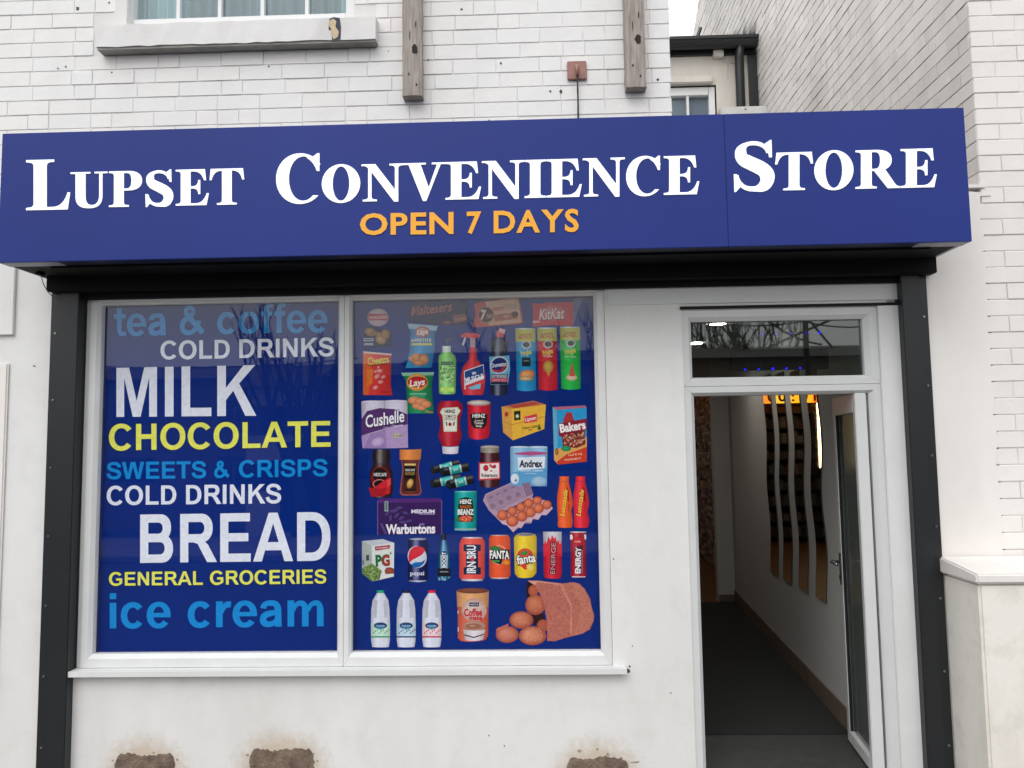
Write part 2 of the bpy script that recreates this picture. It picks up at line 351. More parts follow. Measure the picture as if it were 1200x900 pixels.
def layout(G, txt, track=0):
    X = 0; out = []
    for ch in txt:
        if ch == ' ': X += 39; continue
        adv, shapes = G[ch]; out.append((X, ch, shapes)); X += adv+track
    xs = [p[0]+x for x, ch, shp in out for sh in shp for p in sh[0]]
    return out, min(xs), max(xs)
class Print:
    """flat print on a vertical plane y = Y, drawn in photo pixels; each piece lies a hair proud of the last"""
    def __init__(s, Y, ox=0, oy=0, k=1.0, step=.00008): s.Y = Y; s.ox = ox; s.oy = oy; s.k = k; s.v = []; s.f = []; s.c = []; s.step = step; s.n = 0
    def at(s, ox, oy, k): s.ox, s.oy, s.k = ox, oy, k; return s
    def P(s, p, lay): return tuple(W(p[0]/s.k+s.ox, p[1]/s.k+s.oy, s.Y-lay*s.step))
    def raw(s, pts, faces, cols):
        s.n += 1; k = len(s.v); s.v += [s.P(p, s.n) for p in pts]
        for f in faces:
            s.f.append([k+i for i in f]); s.c += [(*(cols if isinstance(cols, tuple) else cols[i]), 1) for i in f]
        return s
    def poly(s, pts, col, holes=()):
        loops = [pts]+list(holes); flat = [p for l in loops for p in l]
        tr = tessellate_polygon([[Vector((p[0], p[1], 0)) for p in l] for l in loops])
        return s.raw(flat, tr, rgb(col))
    def shapes(s, shp, X, mn, mx, fm, col):
        for sh in shp:
            loops = [[fm((X+p[0]-mn)/(mx-mn), p[1]/100) for p in l] for l in sh]
            s.poly(loops[0], col, loops[1:])
    def text(s, G, txt, x0, x1, b0, b1, t0, t1, col, track=0):
        out, mn, mx = layout(G, txt, track); fm = quad_map(x0, x1, b0, b1, t0, t1)
        n0 = s.n
        for X, ch, shp in out: s.n = n0; s.shapes(shp, X, mn, mx, fm, col)
        s.n = n0+4; return s
    def word(s, txt, x, y, w_, h, col, ang=0, bold=.012, shear=0):
        """small print in the built-in font, centred at x,y, width w_, cap height h"""
        vs, fs = bfont(txt, bold)
        a, b = min(v[0] for v in vs), max(v[0] for v in vs); ca, sa = math.cos(math.radians(ang)), math.sin(math.radians(ang)); o = []
        for vx, vy in vs:
            u = ((vx-a)/(b-a)-.5)*w_ + shear*(vy/100-.5)*h; v = -(vy/100-.5)*h
            o.append((x+u*ca+v*sa, y-u*sa+v*ca))
        return s.raw(o, fs, rgb(col))
    def ell(s, cx, cy, rx, ry, col, edge=None, ang=0, n=22, hx=-.25, hy=-.25):
        ca, sa = math.cos(math.radians(ang)), math.sin(math.radians(ang))
        def T(u, v): return (cx+u*ca+v*sa, cy-u*sa+v*ca)
        pts = [T(hx*rx*(edge is not None), hy*ry*(edge is not None))]; cols = [rgb(col)]
        e = rgb(edge) if edge else rgb(col); m = tuple(.55*a+.45*b for a, b in zip(rgb(col), e))
        for k, c in ((.6, m), (1, e)):
            for i in range(n):
                t = 2*math.pi*i/n; h = (1-k)
                pts.append(T(rx*(k*math.cos(t)+hx*h*(edge is not None)), ry*(k*math.sin(t)+hy*h*(edge is not None)))); cols.append(c)
        fs = [(0, 1+i, 1+(i+1) % n) for i in range(n)]+[(1+i, 1+n+i, 1+n+(i+1) % n, 1+(i+1) % n) for i in range(n)]
        return s.raw(pts, fs, cols)
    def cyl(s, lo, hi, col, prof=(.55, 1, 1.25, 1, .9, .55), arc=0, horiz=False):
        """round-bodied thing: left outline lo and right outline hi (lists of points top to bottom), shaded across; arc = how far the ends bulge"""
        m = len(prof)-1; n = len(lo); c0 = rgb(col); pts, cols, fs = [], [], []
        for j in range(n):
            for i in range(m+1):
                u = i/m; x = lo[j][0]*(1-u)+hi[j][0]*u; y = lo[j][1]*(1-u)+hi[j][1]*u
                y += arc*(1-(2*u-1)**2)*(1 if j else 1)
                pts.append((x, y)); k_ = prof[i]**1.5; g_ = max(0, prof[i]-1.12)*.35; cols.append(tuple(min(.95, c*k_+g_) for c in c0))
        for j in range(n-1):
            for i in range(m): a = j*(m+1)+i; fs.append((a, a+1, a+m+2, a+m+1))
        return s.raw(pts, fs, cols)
    def rect(s, x0, y0, x1, y1, col, prof=None, arc=0):
        if prof or arc: return s.cyl([(x0, y0), (x0, y1)], [(x1, y0), (x1, y1)], col, prof or (1, 1, 1, 1, 1, 1, 1), arc)
        return s.poly([(x0, y0), (x1, y0), (x1, y1), (x0, y1)], col)
    def grain(s, pts, cols, n, size, seed=1):
        """scattered little patches inside a polygon"""
        r = random.Random(seed); xs = [p[0] for p in pts]; ys = [p[1] for p in pts]; V_, F_, C_ = [], [], []
        def inside(x, y):
            c = False; j = len(pts)-1
            for i in range(len(pts)):
                if (pts[i][1] > y) != (pts[j][1] > y) and x < (pts[j][0]-pts[i][0])*(y-pts[i][1])/(pts[j][1]-pts[i][1])+pts[i][0]: c = not c
                j = i
            return c
        while len(F_) < n:
            x, y = r.uniform(min(xs), max(xs)), r.uniform(min(ys), max(ys))
            if not inside(x, y): n -= .2; continue
            a = r.uniform(0, 6.28); k = len(V_); c = rgb(r.choice(cols))
            for t in range(3): V_.append((x+size*math.cos(a+t*2.1)*r.uniform(.5, 1.2), y+size*math.sin(a+t*2.1)*r.uniform(.5, 1.2))); C_.append(c)
            F_.append((k, k+1, k+2))
        return s.raw(V_, F_, C_)
    def build(s, name, parent, label=None):
        me = bpy.data.meshes.new(name); me.from_pydata(s.v, [], s.f); me.materials.append(pm)
        at = me.color_attributes.new('print', 'FLOAT_COLOR', 'CORNER'); at.data.foreach_set('color', [x for c in s.c for x in c])
        # make every face look at the street
        bm = bmesh.new(); bm.from_mesh(me); bm.normal_update()
        fl = [f for f in bm.faces if f.normal.y > 0]; bmesh.ops.reverse_faces(bm, faces=fl)
        bm.to_mesh(me); bm.free()
        o = bpy.data.objects.new(name, me); put(o, parent)
        if label: o['label'] = label
        return o
# ================================================================== materials of the place
holes = []
for (x0, x1, y0) in ((135, 205, 885), (293, 368, 878), (664, 736, 888)):
    a, b = W(x0, y0, 0), W(x1, y0, 0); holes.append(((a.x+b.x)/2, a.z-.10, (b.x-a.x)/2*1.12, .15))
M_BRICK = [paint_mat('white_painted_brick', (.76, .75, .738), amount=.18, bump=.55, spots=1),
           paint_mat('white_painted_brick_warm', (.765, .745, .728), amount=.18, bump=.55, spots=1),
           paint_mat('white_painted_brick_cool', (.75, .745, .735), amount=.22, bump=.55, spots=1)]
M_JOINT = paint_mat('painted_mortar', (.68, .665, .65), amount=.3, bump=.5)
M_REND = paint_mat('white_painted_render', (.735, .73, .715), amount=.22, spots=0, holes=holes, bump=.22, green=.10)
M_RENDR = paint_mat('cream_white_render', (.79, .755, .725), amount=.2, bump=.25)
M_PLINTH = paint_mat('weathered_cream_render', (.80, .765, .71), stain='#958c76', amount=.45, streak=(1.6, 1.6, .5), bump=.4, green=.22)
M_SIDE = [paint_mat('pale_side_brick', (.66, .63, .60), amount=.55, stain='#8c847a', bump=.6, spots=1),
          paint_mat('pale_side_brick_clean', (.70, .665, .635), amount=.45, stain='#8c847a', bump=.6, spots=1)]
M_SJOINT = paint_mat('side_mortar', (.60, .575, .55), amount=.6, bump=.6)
M_PVC = mat('white_upvc', (.70, .705, .70), rough=.32, var=.07, scale=5)
M_PVCIN = mat('grey_white_upvc_door', (.62, .63, .625), rough=.3, var=.05, scale=5)
M_GREY = mat('anthracite_metal', '#191c20', rough=.42, spec=.5, var=.25, scale=30, bump=.15, bscale=300, bdist=.001)
M_BLACK = mat('black_housing', '#0b0c0d', rough=.7, spec=.2, var=.3, scale=12)
M_SOFFIT = mat('grey_soffit', '#9a9aa4', rough=.5, var=.2, scale=12)
M_FASC = mat('royal_blue_sign_panel', (.014, .032, .215), rough=.42, spec=.22, var=.14, scale=1.3)
M_LETW = mat('white_sign_letter', (.93, .95, .95), rough=.35, emit='#f4ffff', estr=.22)
M_LETY = mat('amber_sign_letter', '#efa71e', rough=.4)
M_SILL = paint_mat('painted_stone_sill', (.70, .69, .68), amount=.5, stain='#8a8782', bump=.6, spots=1)
M_SILLB = mat('grey_sill_underside', '#a3a19a', rough=.8, var=.3, scale=10)
M_CHIP = mat('cream_bare_stone', '#cdbb98', rough=.8, var=.3, scale=30, bump=.5)
M_CHIPD = mat('dark_old_paint', '#39374e', rough=.7, var=.4, scale=40)
M_WOOD = mat('weathered_timber', '#aaa19b', rough=.85, var=.45, scale=5, col2='#82776f', stretch=(14, 14, 1.2), bump=.8, bscale=9, bdist=.004)
M_KNOT = mat('dark_knot', '#2f2723', rough=.9, var=.4, scale=60)
M_PLATE = mat('reddish_brown_plate', '#a0766b', rough=.7, var=.25, scale=25)
M_CABLE = mat('black_cable', '#1c1a19', rough=.6)
M_LGCABLE = mat('grey_wire', '#6a6a68', rough=.6)
M_PATCH = mat('bare_cement', '#857365', rough=.95, var=.45, scale=16, col2='#594a3f', bump=1, bscale=60, bdist=.008)
M_GUTTER = mat('black_plastic_gutter', '#1b1d1f', rough=.4, var=.3, scale=20)
M_REAR = paint_mat('cream_rear_wall', (.62, .585, .53), stain='#7f7768', amount=.6, bump=.4)
M_BOXW = mat('dirty_white_plastic', '#c9c6bf', rough=.5, var=.2, scale=20)
M_SLATE = mat('roof_slate', '#3a3d42', rough=.7, var=.4, scale=6)
M_FLOORD = mat('dark_entrance_mat', '#202221', rough=.95, var=.4, scale=60, bump=.6, bscale=400, bdist=.002)
M_THRESH = mat('worn_dark_vinyl', '#3b3e3c', rough=.6, var=.35, scale=14)
M_WFLOOR = mat('warm_wood_floor', '#805636', rough=.45, var=.35, scale=3, stretch=(1, 8, 1))
M_SKIRT = mat('brown_skirting', '#7d6c60', rough=.6, var=.25, scale=8)
M_INWALL = mat('pale_interior_wall', (.60, .59, .565), rough=.8, var=.05, scale=3)
M_CEIL = mat('white_ceiling', (.55, .55, .54), rough=.9)
M_MIRROR = mat('wavy_mirror', (.82, .82, .82), rough=.015, metal=1)
M_MIRE = mat('mirror_edge', '#4a4238', rough=.5)
M_CURT = mat('pale_blue_curtain', '#8b979b', rough=.9)
M_CURT2 = mat('light_blue_curtain', '#aec4c6', rough=.9)
M_STEEL = mat('brushed_steel', '#8d9092', rough=.3, metal=.9)
M_DARK = mat('dark_gap', '#17181a', rough=.9)
M_LED = mat('blue_led', '#1010ff', rough=.4, emit='#1a14ff', estr=4.5)
M_LEDD = mat('blue_led_dim', '#1a1a90', rough=.4, emit='#2018d0', estr=2.2)
M_LEDOFF = mat('unlit_led', '#3a4060', rough=.3)
M_LEDP = mat('black_led_board', '#0a0c16', rough=.5)
M_LAMP = mat('lit_downlight', '#ffffff', emit='#fff6ea', estr=60)
M_WARM = mat('warm_light_tube', '#fff0c8', emit='#ffdf9a', estr=9)
M_SHELF = mat('dark_shelf', '#4b413a', rough=.6)
M_ASPH = mat('asphalt', (.04, .04, .042), rough=.9, var=.3, scale=20, bump=.5, bscale=200)
M_PAVE = mat('grey_paving_slab', (.26, .25, .24), rough=.9, var=.25, scale=6, bump=.4, bscale=100)
M_KERB = mat('kerb_stone', (.33, .32, .31), rough=.9, var=.2, scale=12)
M_FARB = mat('far_brown_brick', (.20, .16, .13), rough=.9, var=.3, scale=9)
M_FARW = mat('far_white_render', (.60, .59, .57), rough=.9, var=.1, scale=3)
M_FARR = mat('far_roof_tile', (.075, .07, .06), rough=.9, var=.3, scale=5)
M_FARG = mat('far_window_glass', '#20262c', rough=.1)
M_BARK = mat('bare_bark', '#3a322c', rough=.95, var=.4, scale=20)
M_POLE = mat('pole_timber', '#2f2a26', rough=.9, var=.3, scale=10)
GLASS = glass_mat('window_glass', '#fefefe', 1.42, 1.0)
GLASSD = glass_mat('door_glass', '#c4cdc9', 1.55, 2.1)
LEAF_SHEEN = mat('grey_sheen_leaf_glass', '#5d625e', rough=.12, spec=.6, var=.15, scale=3)  # opaque grey painted in for the reflection on the open leaf's pane
M_UPG = glass_mat('upper_glass', '#eef4f5', 1.5, 1.2)

# ================================================================== ground
def sheet(name, x0, x1, y0, y1, z, m, kind='structure', t=.1):
    return tag(MB().box(x0, x1, y0, y1, z-t, z).build(name, m), kind=kind)
sheet('ground', -90, 90, -90, 60, -.14, mat('rough_grass_ground', (.09, .10, .05), rough=1, var=.4, scale=2))
sheet('pavement', -14, 14, -2.6, -.001, 0, M_PAVE)
sheet('road', -60, 60, -9.4, -2.78, -.11, M_ASPH, t=.026)
k_ = tag(MB().box(-14, 14, -2.75, -2.602, -.13, .006).build('kerb', M_KERB, bevel=.012), kind='structure')
sheet('far_pavement', -30, 30, -12.5, -9.42, -.004, M_PAVE)

# ================================================================== shop building
CU = .0836                                             # course height
bld = thing('shop_building', 'white painted brick building holding the shopfront, with a small upstairs window above the blue sign', 'building', (-.6, 0, 0))
xR = W(785.5, 60, 0).x; zT = 4.6
zSH = W(600, 337, 0).z                                 # head of the shopfront opening
zU0 = W(400, 150, 0).z - .30                           # lowest course seen over the sign
# upstairs window opening
wx0, wx1 = W(149, 12, 0).x, W(415, 5, 0).x; wz0 = W(280, 27, 0).z
uw = MB()
uw.box(-4.2, wx0, .0042, .24, zSH+.24, zT).box(wx1, xR-.004, .0042, .24, zSH+.24, zT).box(wx0, wx1, .0042, .24, zSH+.24, wz0-.06)
upper = uw.build('upper_wall', M_JOINT, bld)
MB().box(-4.2, xR, .24, 4.0, 2.9, zT).build('upper_storey', M_JOINT, bld)
def brick_mesh(name, L, H, D, m, sd, mort=.0045):
    r = random.Random(sd); c = .0026; j = lambda: r.uniform(-.0022, .0022)
    mx_ = .0009 if r.random() < .5 else .0016
    x0, x1, z0, z1 = mx_, L-mx_, mort/2, H-mort/2
    # back ring, shoulder ring, front face ring
    B = [(x0, D, z0), (x1, D, z0), (x1, D, z1), (x0, D, z1)]
    Sh = [(x0+j(), c+abs(j()), z0+j()), (x1+j(), c+abs(j()), z0+j()), (x1+j(), c+abs(j()), z1+j()), (x0+j(), c+abs(j()), z1+j())]
    cc = c; c = c*.8
    Fm = [(x0+c, j()*.4, z0+c), ((x0+x1)/2, j()*.5, z0+c+j()*.5), (x1-c, j()*.4, z0+c), (x1-c, j()*.4, z1-c), ((x0+x1)/2, j()*.5, z1-c+j()*.5), (x0+c, j()*.4, z1-c)]
    v = B+Sh+Fm; f = [(0,1,5,4),(1,2,6,5),(2,3,7,6),(3,0,4,7),(4,5,10,9,8),(5,6,11,10),(6,7,13,12,11),(7,4,8,13),(8,9,12,13),(9,10,11,12)]
    me = bpy.data.meshes.new(name); me.from_pydata(v, [], f); me.materials.append(m); me.update()
    for p in me.polygons: p.use_smooth = False
    return me
def brick_set(H, mats, D=.03, prefix='brick', mort=.0045):
    return {k: [brick_mesh(prefix, Lh, H, D, mats[i % len(mats)], hash((k, i, H)) & 0xffff if False else (i*17+len(k)*5+int(H*1e4)), mort) for i in range(6)] for k, Lh in (('stretcher', .2375), ('header', .119), ('closer', .060), ('three', .178))}
LEN = {'stretcher': .2375, 'header': .119, 'closer': .060, 'three': .178}
def course(x0, x1, start, r):
    """bricks of one course as (x, kind) beginning at x0+start"""
    x = x0+start; out = []
    while x < x1:
        k = 'header' if r.random() < .13 else 'stretcher'
        out.append((x, k)); x += LEN[k]
    return out
setA = brick_set(CU, M_BRICK)
zj = W(598, 119.5, 0).z                                # a bed joint read from the photograph
row0 = math.floor((zU0-zj)/CU); r_ = random.Random(3)
blk = [(W(108, 60, 0).x-.002, W(443, 30, 0).x+.002, W(280, 57, 0).z, W(280, 22, 0).z+.0)]
n = 0; holesx = (wx0, wx1, W(280, 58, 0).z)
z = zj+row0*CU; row = row0
while z < W(600, 0, 0).z+.10:
    ofs = (.0 if row % 2 else .119)+r_.uniform(-.012, .012)
    for (x, k) in course(-3.75, xR, -ofs, r_):
        e = x+LEN[k]
        segs = [(x, e)]
        sillx0, sillx1 = W(110, 40, 0).x, W(441, 30, 0).x; sz0, sz1 = W(280, 55, 0).z, W(280, 24, 0).z
        if z+CU > sz0+.03 and z < sz1-.01: cut = (sillx0, sillx1)
        elif z+CU*.6 > sz1: cut = (wx0, wx1)
        else: cut = None
        if cut: segs = [(a, b) for a, b in ((x, min(e, cut[0])), (max(x, cut[1]), e)) if b-a > .02]
        for a, b in segs:
            b = min(b, xR)
            if b-a < .02: continue
            L_ = b-a; kk = min(LEN, key=lambda t: abs(LEN[t]-L_)); i = r_.randrange(6)
            o = bpy.data.objects.new('brick', setA[kk][i]); o.scale.x = L_/LEN[kk]
            put(o, upper, (a, r_.uniform(-.0016, .0016), z)); n += 1
    z += CU; row += 1
# shopfront wall (smooth painted render)
xl, xr_ = W(94, 500, 0).x, W(713.5, 600, .012).x+.0015                      # window opening
dl, dr = W(803, 500, 0).x, W(1047, 500, 0).x                      # door opening (to the right flat panel)
zs = W(400, 786, 0).z
def px_wall(name, *boxes):
    m = MB()
    for b in boxes: m.box(*b)
    return m.build(name, M_REND, bld)
xRL0, xRL1 = W(62, 340, -.03).x, W(96, 340, -.03).x
RRx = W(1084, 320, -.03).x
px_wall('shopfront_wall', (-4.2, xl, 0, .24, 0, zSH+.238), (xl, xr_, 0, .24, 0, zs), (xr_, dl, 0, .24, 0, zSH+.238), (xl, xr_, .034, .24, W(400, 352, .03).z, zSH+.238), (dl, dr, .002, .24, W(900, 362, 0).z, zSH+.238))
# right-hand flat jamb panel beside the door
pj = W(1046, 700, -.012).x
MB().box(pj+.004, RRx+.02, -.008, .10, 0, W(1000, 357, 0).z).build('jamb_panel', M_PVC, bld, bevel=.003)
MB().box(W(716, 500, 0).x-.004, RRx+.02, -.006, .0, W(900, 354, 0).z, zSH+.2).build('head_panel', M_PVCIN, bld)
MB().box(dl-.01, W(1052, 360, 0).x, -.010, -.0062, W(900, 361, 0).z, W(900, 357.5, 0).z).build('head_gap', M_DARK, bld)
# bare patches low on the wall
for i, (x0, x1, y0) in enumerate(((135, 205, 884), (293, 368, 878), (664, 736, 888))):
    a, b = W(x0, y0, 0).x, W(x1, y0, 0).x; zt = W(x0, y0, 0).z; rr = random.Random(i+4)
    pts = []
    for k in range(34):
        u = k/33; pts.append((a+(b-a)*u+rr.uniform(-.003, .003), zt+rr.uniform(-.007, .005)+.006*math.sin(u*9+i)-.045*max(0, 1-u*9)**2-.03*max(0, 1-(1-u)*12)**2))
    for k in range(12): pts.append((b+rr.uniform(-.008, .006), zt-.05-.014*k))
    for k in range(12): pts.append((b-(b-a)*k/11, zt-.22+rr.uniform(-.008, .008)))
    for k in range(12): pts.append((a+rr.uniform(-.006, .008), zt-.205+.013*k))
    MB().prism(pts, -.0035, .004).build('bare_patch', M_PATCH, bld)
rr = random.Random(31)
def speck(px, py, r, m, parent, Y=0, sx=1.0):
    pts = [(px+r*sx*math.cos(t_*.785)*rr.uniform(.6, 1.3), py+r*math.sin(t_*.785)*rr.uniform(.6, 1.3)) for t_ in range(8)]
    MB().prism([C2(a_, b_, Y) for a_, b_ in pts], Y-.0012, Y+.003).build('chip', m, parent)
def C2(px, py, Y): p = W(px, py, Y); return (p.x, p.z)
M_SPECK = mat('dark_speck', '#4c4742', rough=.9); M_TAN = mat('tan_chip', '#a89880', rough=.9, var=.3, scale=60)
for px, py, r, sx in ((573, 862, 1.0, 1), (591, 874, 1.1, .7), (719, 655, 1.3, .5), (735, 786, 2.4, 1.4), (738, 781, 1.4, 1), (88, 640, .9, 1), (40, 429, .9, 2), (741, 757, .8, 1), (786, 812, .9, 1), (84, 720, 1.3, .6), (80, 800, 1.5, .6)): speck(px, py, r, M_SPECK, bld, 0, sx)
for px, py, r, sx in ((679, 880, 2, 1.4), (700, 878, 1.6, 1), (712, 884, 2.2, 1), (745, 893, 1.2, 5), (728, 889, 2, 1), (156, 884, 1.8, 1), (180, 882, 1.3, 1.2), (290, 885, 1.8, 1), (366, 884, 2.4, 1), (372, 892, 1.6, .8), (208, 890, 1.8, .7), (132, 891, 1.5, .8)): speck(px, py, r, M_TAN, bld, 0, sx)
for px, py, r in ((587, 74, 1.3), (645, 107, 1.4), (657, 107, 1.8), (91, 10, 2.2), (77, 78, .9), (68, 80, .9), (128, 3, 1.2), (315, 78, 1.1), (771, 93, 1.5), (541, 11, 1.5), (573, 141, .9), (131, 85, 1.0), (502, 70, .8), (621, 142, .9), (455, 60, .8)): speck(px, py, r, M_SPECK, upper, -.001)
# neighbouring frontage at far left: raised slab over a boarded recess
xa = W(19, 350, 0).x; zl = W(8, 393, 0).z
MB().box(-4.2, xa, -.02, .0, zl, W(8, 250, 0).z).build('raised_band', M_REND, bld, bevel=.003)
MB().box(-4.2, W(9, 500, 0).x, -.018, .0, 0, W(8, 425, 0).z).build('pilaster', M_RENDR, bld, bevel=.008)

# ---- shop window: frame bars with mitred corners, mullion, pane, sill
def sub_empty(name, parent, loc=(0, 0, 0)):
    o = bpy.data.objects.new(name, None); o.empty_display_size = .05; return put(o, parent, loc)
def bars(oc, ic, y0, y1, yi, m, parent, name='frame_bar', gap=.0006, th=.05):
    """four mitred bars between outer corners oc and inner corners ic [(x,z) TL,TR,BR,BL]; face y0 outside, yi at the inner edge"""
    for i in range(4):
        a, b = oc[i], oc[(i+1) % 4]; c, d = ic[(i+1) % 4], ic[i]
        dx, dz = b[0]-a[0], b[1]-a[1]; Ln = math.hypot(dx, dz); ux, uz = dx/Ln*gap, dz/Ln*gap
        a = (a[0]+ux, a[1]+uz); b = (b[0]-ux, b[1]-uz); c = (c[0]-ux, c[1]-uz); d = (d[0]+ux, d[1]+uz)
        # a thin step then a sloping bead
        e = [tuple(p[k]+(s_[k]-p[k])*.68 for k in (0, 1)) for p, s_ in ((a, d), (b, c))]
        v = [(a[0], y0, a[1]), (b[0], y0, b[1]), (e[1][0], y0, e[1][1]), (e[0][0], y0, e[0][1]), (c[0], yi, c[1]), (d[0], yi, d[1]),
             (a[0], y1+th, a[1]), (b[0], y1+th, b[1]), (c[0], y1+th, c[1]), (d[0], y1+th, d[1])]
        f = [(0,1,2,3), (3,2,4,5), (0,6,7,1), (5,4,8,9), (6,9,8,7), (0,3,5,9,6), (1,7,8,4,2)]
        me = MB(); me.add(v, f); me.build(name, m, parent)
YF, YG, YP = .012, .060, .085                           # frame face, pane, printed film
def C2(px, py, Y): p = W(px, py, Y); return (p.x, p.z)
win = sub_empty('shop_window', bld, (0, 0, 1))
zt_, zb_ = W(400, 343, YF).z, W(400, 781, YF).z
gt, gb = W(400, 350, YG).z, W(400, 763, YG).z
gl, gm0, gm1, gr = W(116, 600, YG).x, W(397.2, 600, YG).x, W(413.5, 600, YG).x, W(700.5, 600, YG).x
ol, om, orr = W(99.5, 600, YF).x, (gm0+gm1)/2, W(713.5, 600, YF).x
bars([(ol, zt_), (om-.001, zt_), (om-.001, zb_), (ol, zb_)], [(gl, gt), (gm0, gt), (gm0, gb), (gl, gb)], YF, .02, YF+.022, M_PVC, win)
bars([(om+.001, zt_), (orr, zt_), (orr, zb_), (om+.001, zb_)], [(gm1, gt), (gr, gt), (gr, gb), (gm1, gb)], YF, .02, YF+.022, M_PVC, win)
MB().box(ol-.022, ol-.001, YF+.006, .11, zb_, zt_).build('frame_packer', M_PVCIN, win)
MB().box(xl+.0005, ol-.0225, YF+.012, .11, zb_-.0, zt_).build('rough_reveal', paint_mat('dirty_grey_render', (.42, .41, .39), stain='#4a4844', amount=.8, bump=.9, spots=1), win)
MB().box(gl-.02, gm0+.02, YG, YG+.004, gb-.02, gt+.02).build('pane', GLASS, win)
MB().box(gm1-.02, gr+.02, YG, YG+.004, gb-.02, gt+.02).build('pane', GLASS, win)
s0, s1 = W(79, 794, -.05), W(735, 791, -.05)
sill = MB(); sill.box(s0.x, s1.x, -.05, .03, s0.z, s0.z+.028).box(s0.x+.004, s1.x-.004, -.03, .05, s0.z+.028, zb_-.002)
sill.build('window_sill', M_PVC, win, bevel=.003)

# ---- upstairs window
up = sub_empty('upper_window', bld, (0, 0, 4))
yu = .075
fz = W(280, 24.5, yu).z
fl_, fr_ = W(152, 10, yu).x, W(412, 5, yu).x
MB().box(fl_-.05, fl_+.035, yu-.03, .2, fz-.06, 4.6).build('frame_bar', M_PVC, up, bevel=.003)
MB().box(fr_-.025, fr_+.05, yu-.03, .2, fz-.06, 4.6).build('frame_bar', M_PVC, up, bevel=.003)
MB().box(fl_+.035, fr_-.025, yu-.028, .2, fz-.06, fz+.012).build('frame_bar', M_PVC, up, bevel=.003)
for px in (209.5, 258, 308, 360):
    x = W(px, 12, yu).x; MB().box(x-.010, x+.010, yu-.008, yu+.02, fz+.012, 4.6).build('glazing_bar', M_PVC, up)
MB().box(fl_+.03, fr_-.02, yu+.022, yu+.026, fz, 4.6).build('pane', M_UPG, up)
cm = MB(); nseg = 120
for i in range(nseg+1):
    x = fl_+(fr_-fl_)*i/nseg; yy = .20+.012*math.sin(i*1.1)+.01*math.sin(i*.37); cm.v += [(x, yy, fz-.05), (x, yy, 4.6)]
for i in range(nseg): cm.f.append([2*i, 2*i+1, 2*i+3, 2*i+2]); cm.mi.append(1 if i < nseg*.2 or i > nseg*.93 else (1 if nseg*.555 < i < nseg*.57 else 0))
cm.build('curtain', [M_CURT, M_CURT2], up, fix=False)
MB().box(fl_-.05, fr_+.05, .235, .238, fz-.06, 4.6).build('blind_back', M_DARK, up)
# reveal sides
MB().box(wx0-.002, fl_-.05, .0, .2, wz0-.02, 4.6).build('reveal', M_JOINT, up)
us = sub_empty('stone_sill', up, (0, 0, 3.9))
Ys = -.075
A_, B_ = W(112, 54, Ys), W(440, 46, Ys); ztop = W(280, 24, Ys).z
zb = (A_.z+B_.z)/2
v = MB(); rr = random.Random(5); N = 26; top = []; bot = []
for i in range(N+1):
    x = A_.x+(B_.x-A_.x)*i/N
    top.append((x, Ys+rr.uniform(0, .004), ztop+rr.uniform(-.003, .002))); bot.append((x, Ys+rr.uniform(0, .004), zb+rr.uniform(-.003, .003)))
for i in range(N):
    v.add([bot[i], bot[i+1], top[i+1], top[i]], [(0,1,2,3)])
    v.add([top[i], top[i+1], (top[i+1][0], .05, ztop+.02), (top[i][0], .05, ztop+.02)], [(0,1,2,3)])
    v.add([(bot[i][0], .02, zb+.006), (bot[i+1][0], .02, zb+.006), bot[i+1], bot[i]], [(0,1,2,3)])
for k in (0, N): v.add([bot[k], top[k], (top[k][0], .05, ztop+.02), (top[k][0], .02, zb)], [(0,1,2,3)])
v.build('sill_slab', M_SILL, us, fix=False)
MB().box(A_.x+.004, B_.x-.006, Ys+.010, .004, zb-.012, zb+.001).build('drip_strip', M_SILLB, us)
def blob(name, pts, Y0, Y1, m, parent): return MB().prism([C2(*p, Y0) for p in pts], Y0, Y1).build(name, m, parent)
blob('paint_chip', [(386,22),(391,20),(398,21),(399.5,32),(399,46),(389,46.5),(389,36),(385,34)], Ys-.0012, Ys+.003, M_CHIPD, us)
blob('paint_chip', [(386,24),(391,22),(394,25),(393,31),(397,37),(396,43),(391,46),(388,40),(388,34),(385.5,30)], Ys-.0022, Ys+.003, M_CHIP, us)

# ================================================================== roller shutter: housing and guide rails
sh = thing('roller_shutter', 'anthracite shutter guide rails and dark housing framing the shopfront under the sign', 'shutter', (0, 0, 0))
YS = -.42
zf0 = W(600, 294.5, YS).z; zf1 = W(600, 140.3, YS).z; fx0, fx1 = W(1, 200, YS).x, W(1134, 200, YS).x
MB().box(W(54, 330, -.1).x, W(1098, 310, -.1).x, -.10, -.0305, zSH+.012, zf1-.03).build('housing', M_BLACK, sh, bevel=.004)
MB().box(W(16, 311, YS+.1).x, W(1120, 291, YS+.1).x, YS+.10, -.002, zf0+.001, zf0+.012).build('under_panel', M_BLACK, sh)
MB().box(W(60, 311, YS+.1).x, W(1090, 291, YS+.1).x, YS+.098, YS+.115, zf0-.010, zf0+.0005).build('housing_lip', M_BLACK, sh)
MB().box(xRL1-.1, RRx-.14, -.0300, .012, zSH-.02, zSH+.03).build('bottom_rail', M_BLACK, sh)
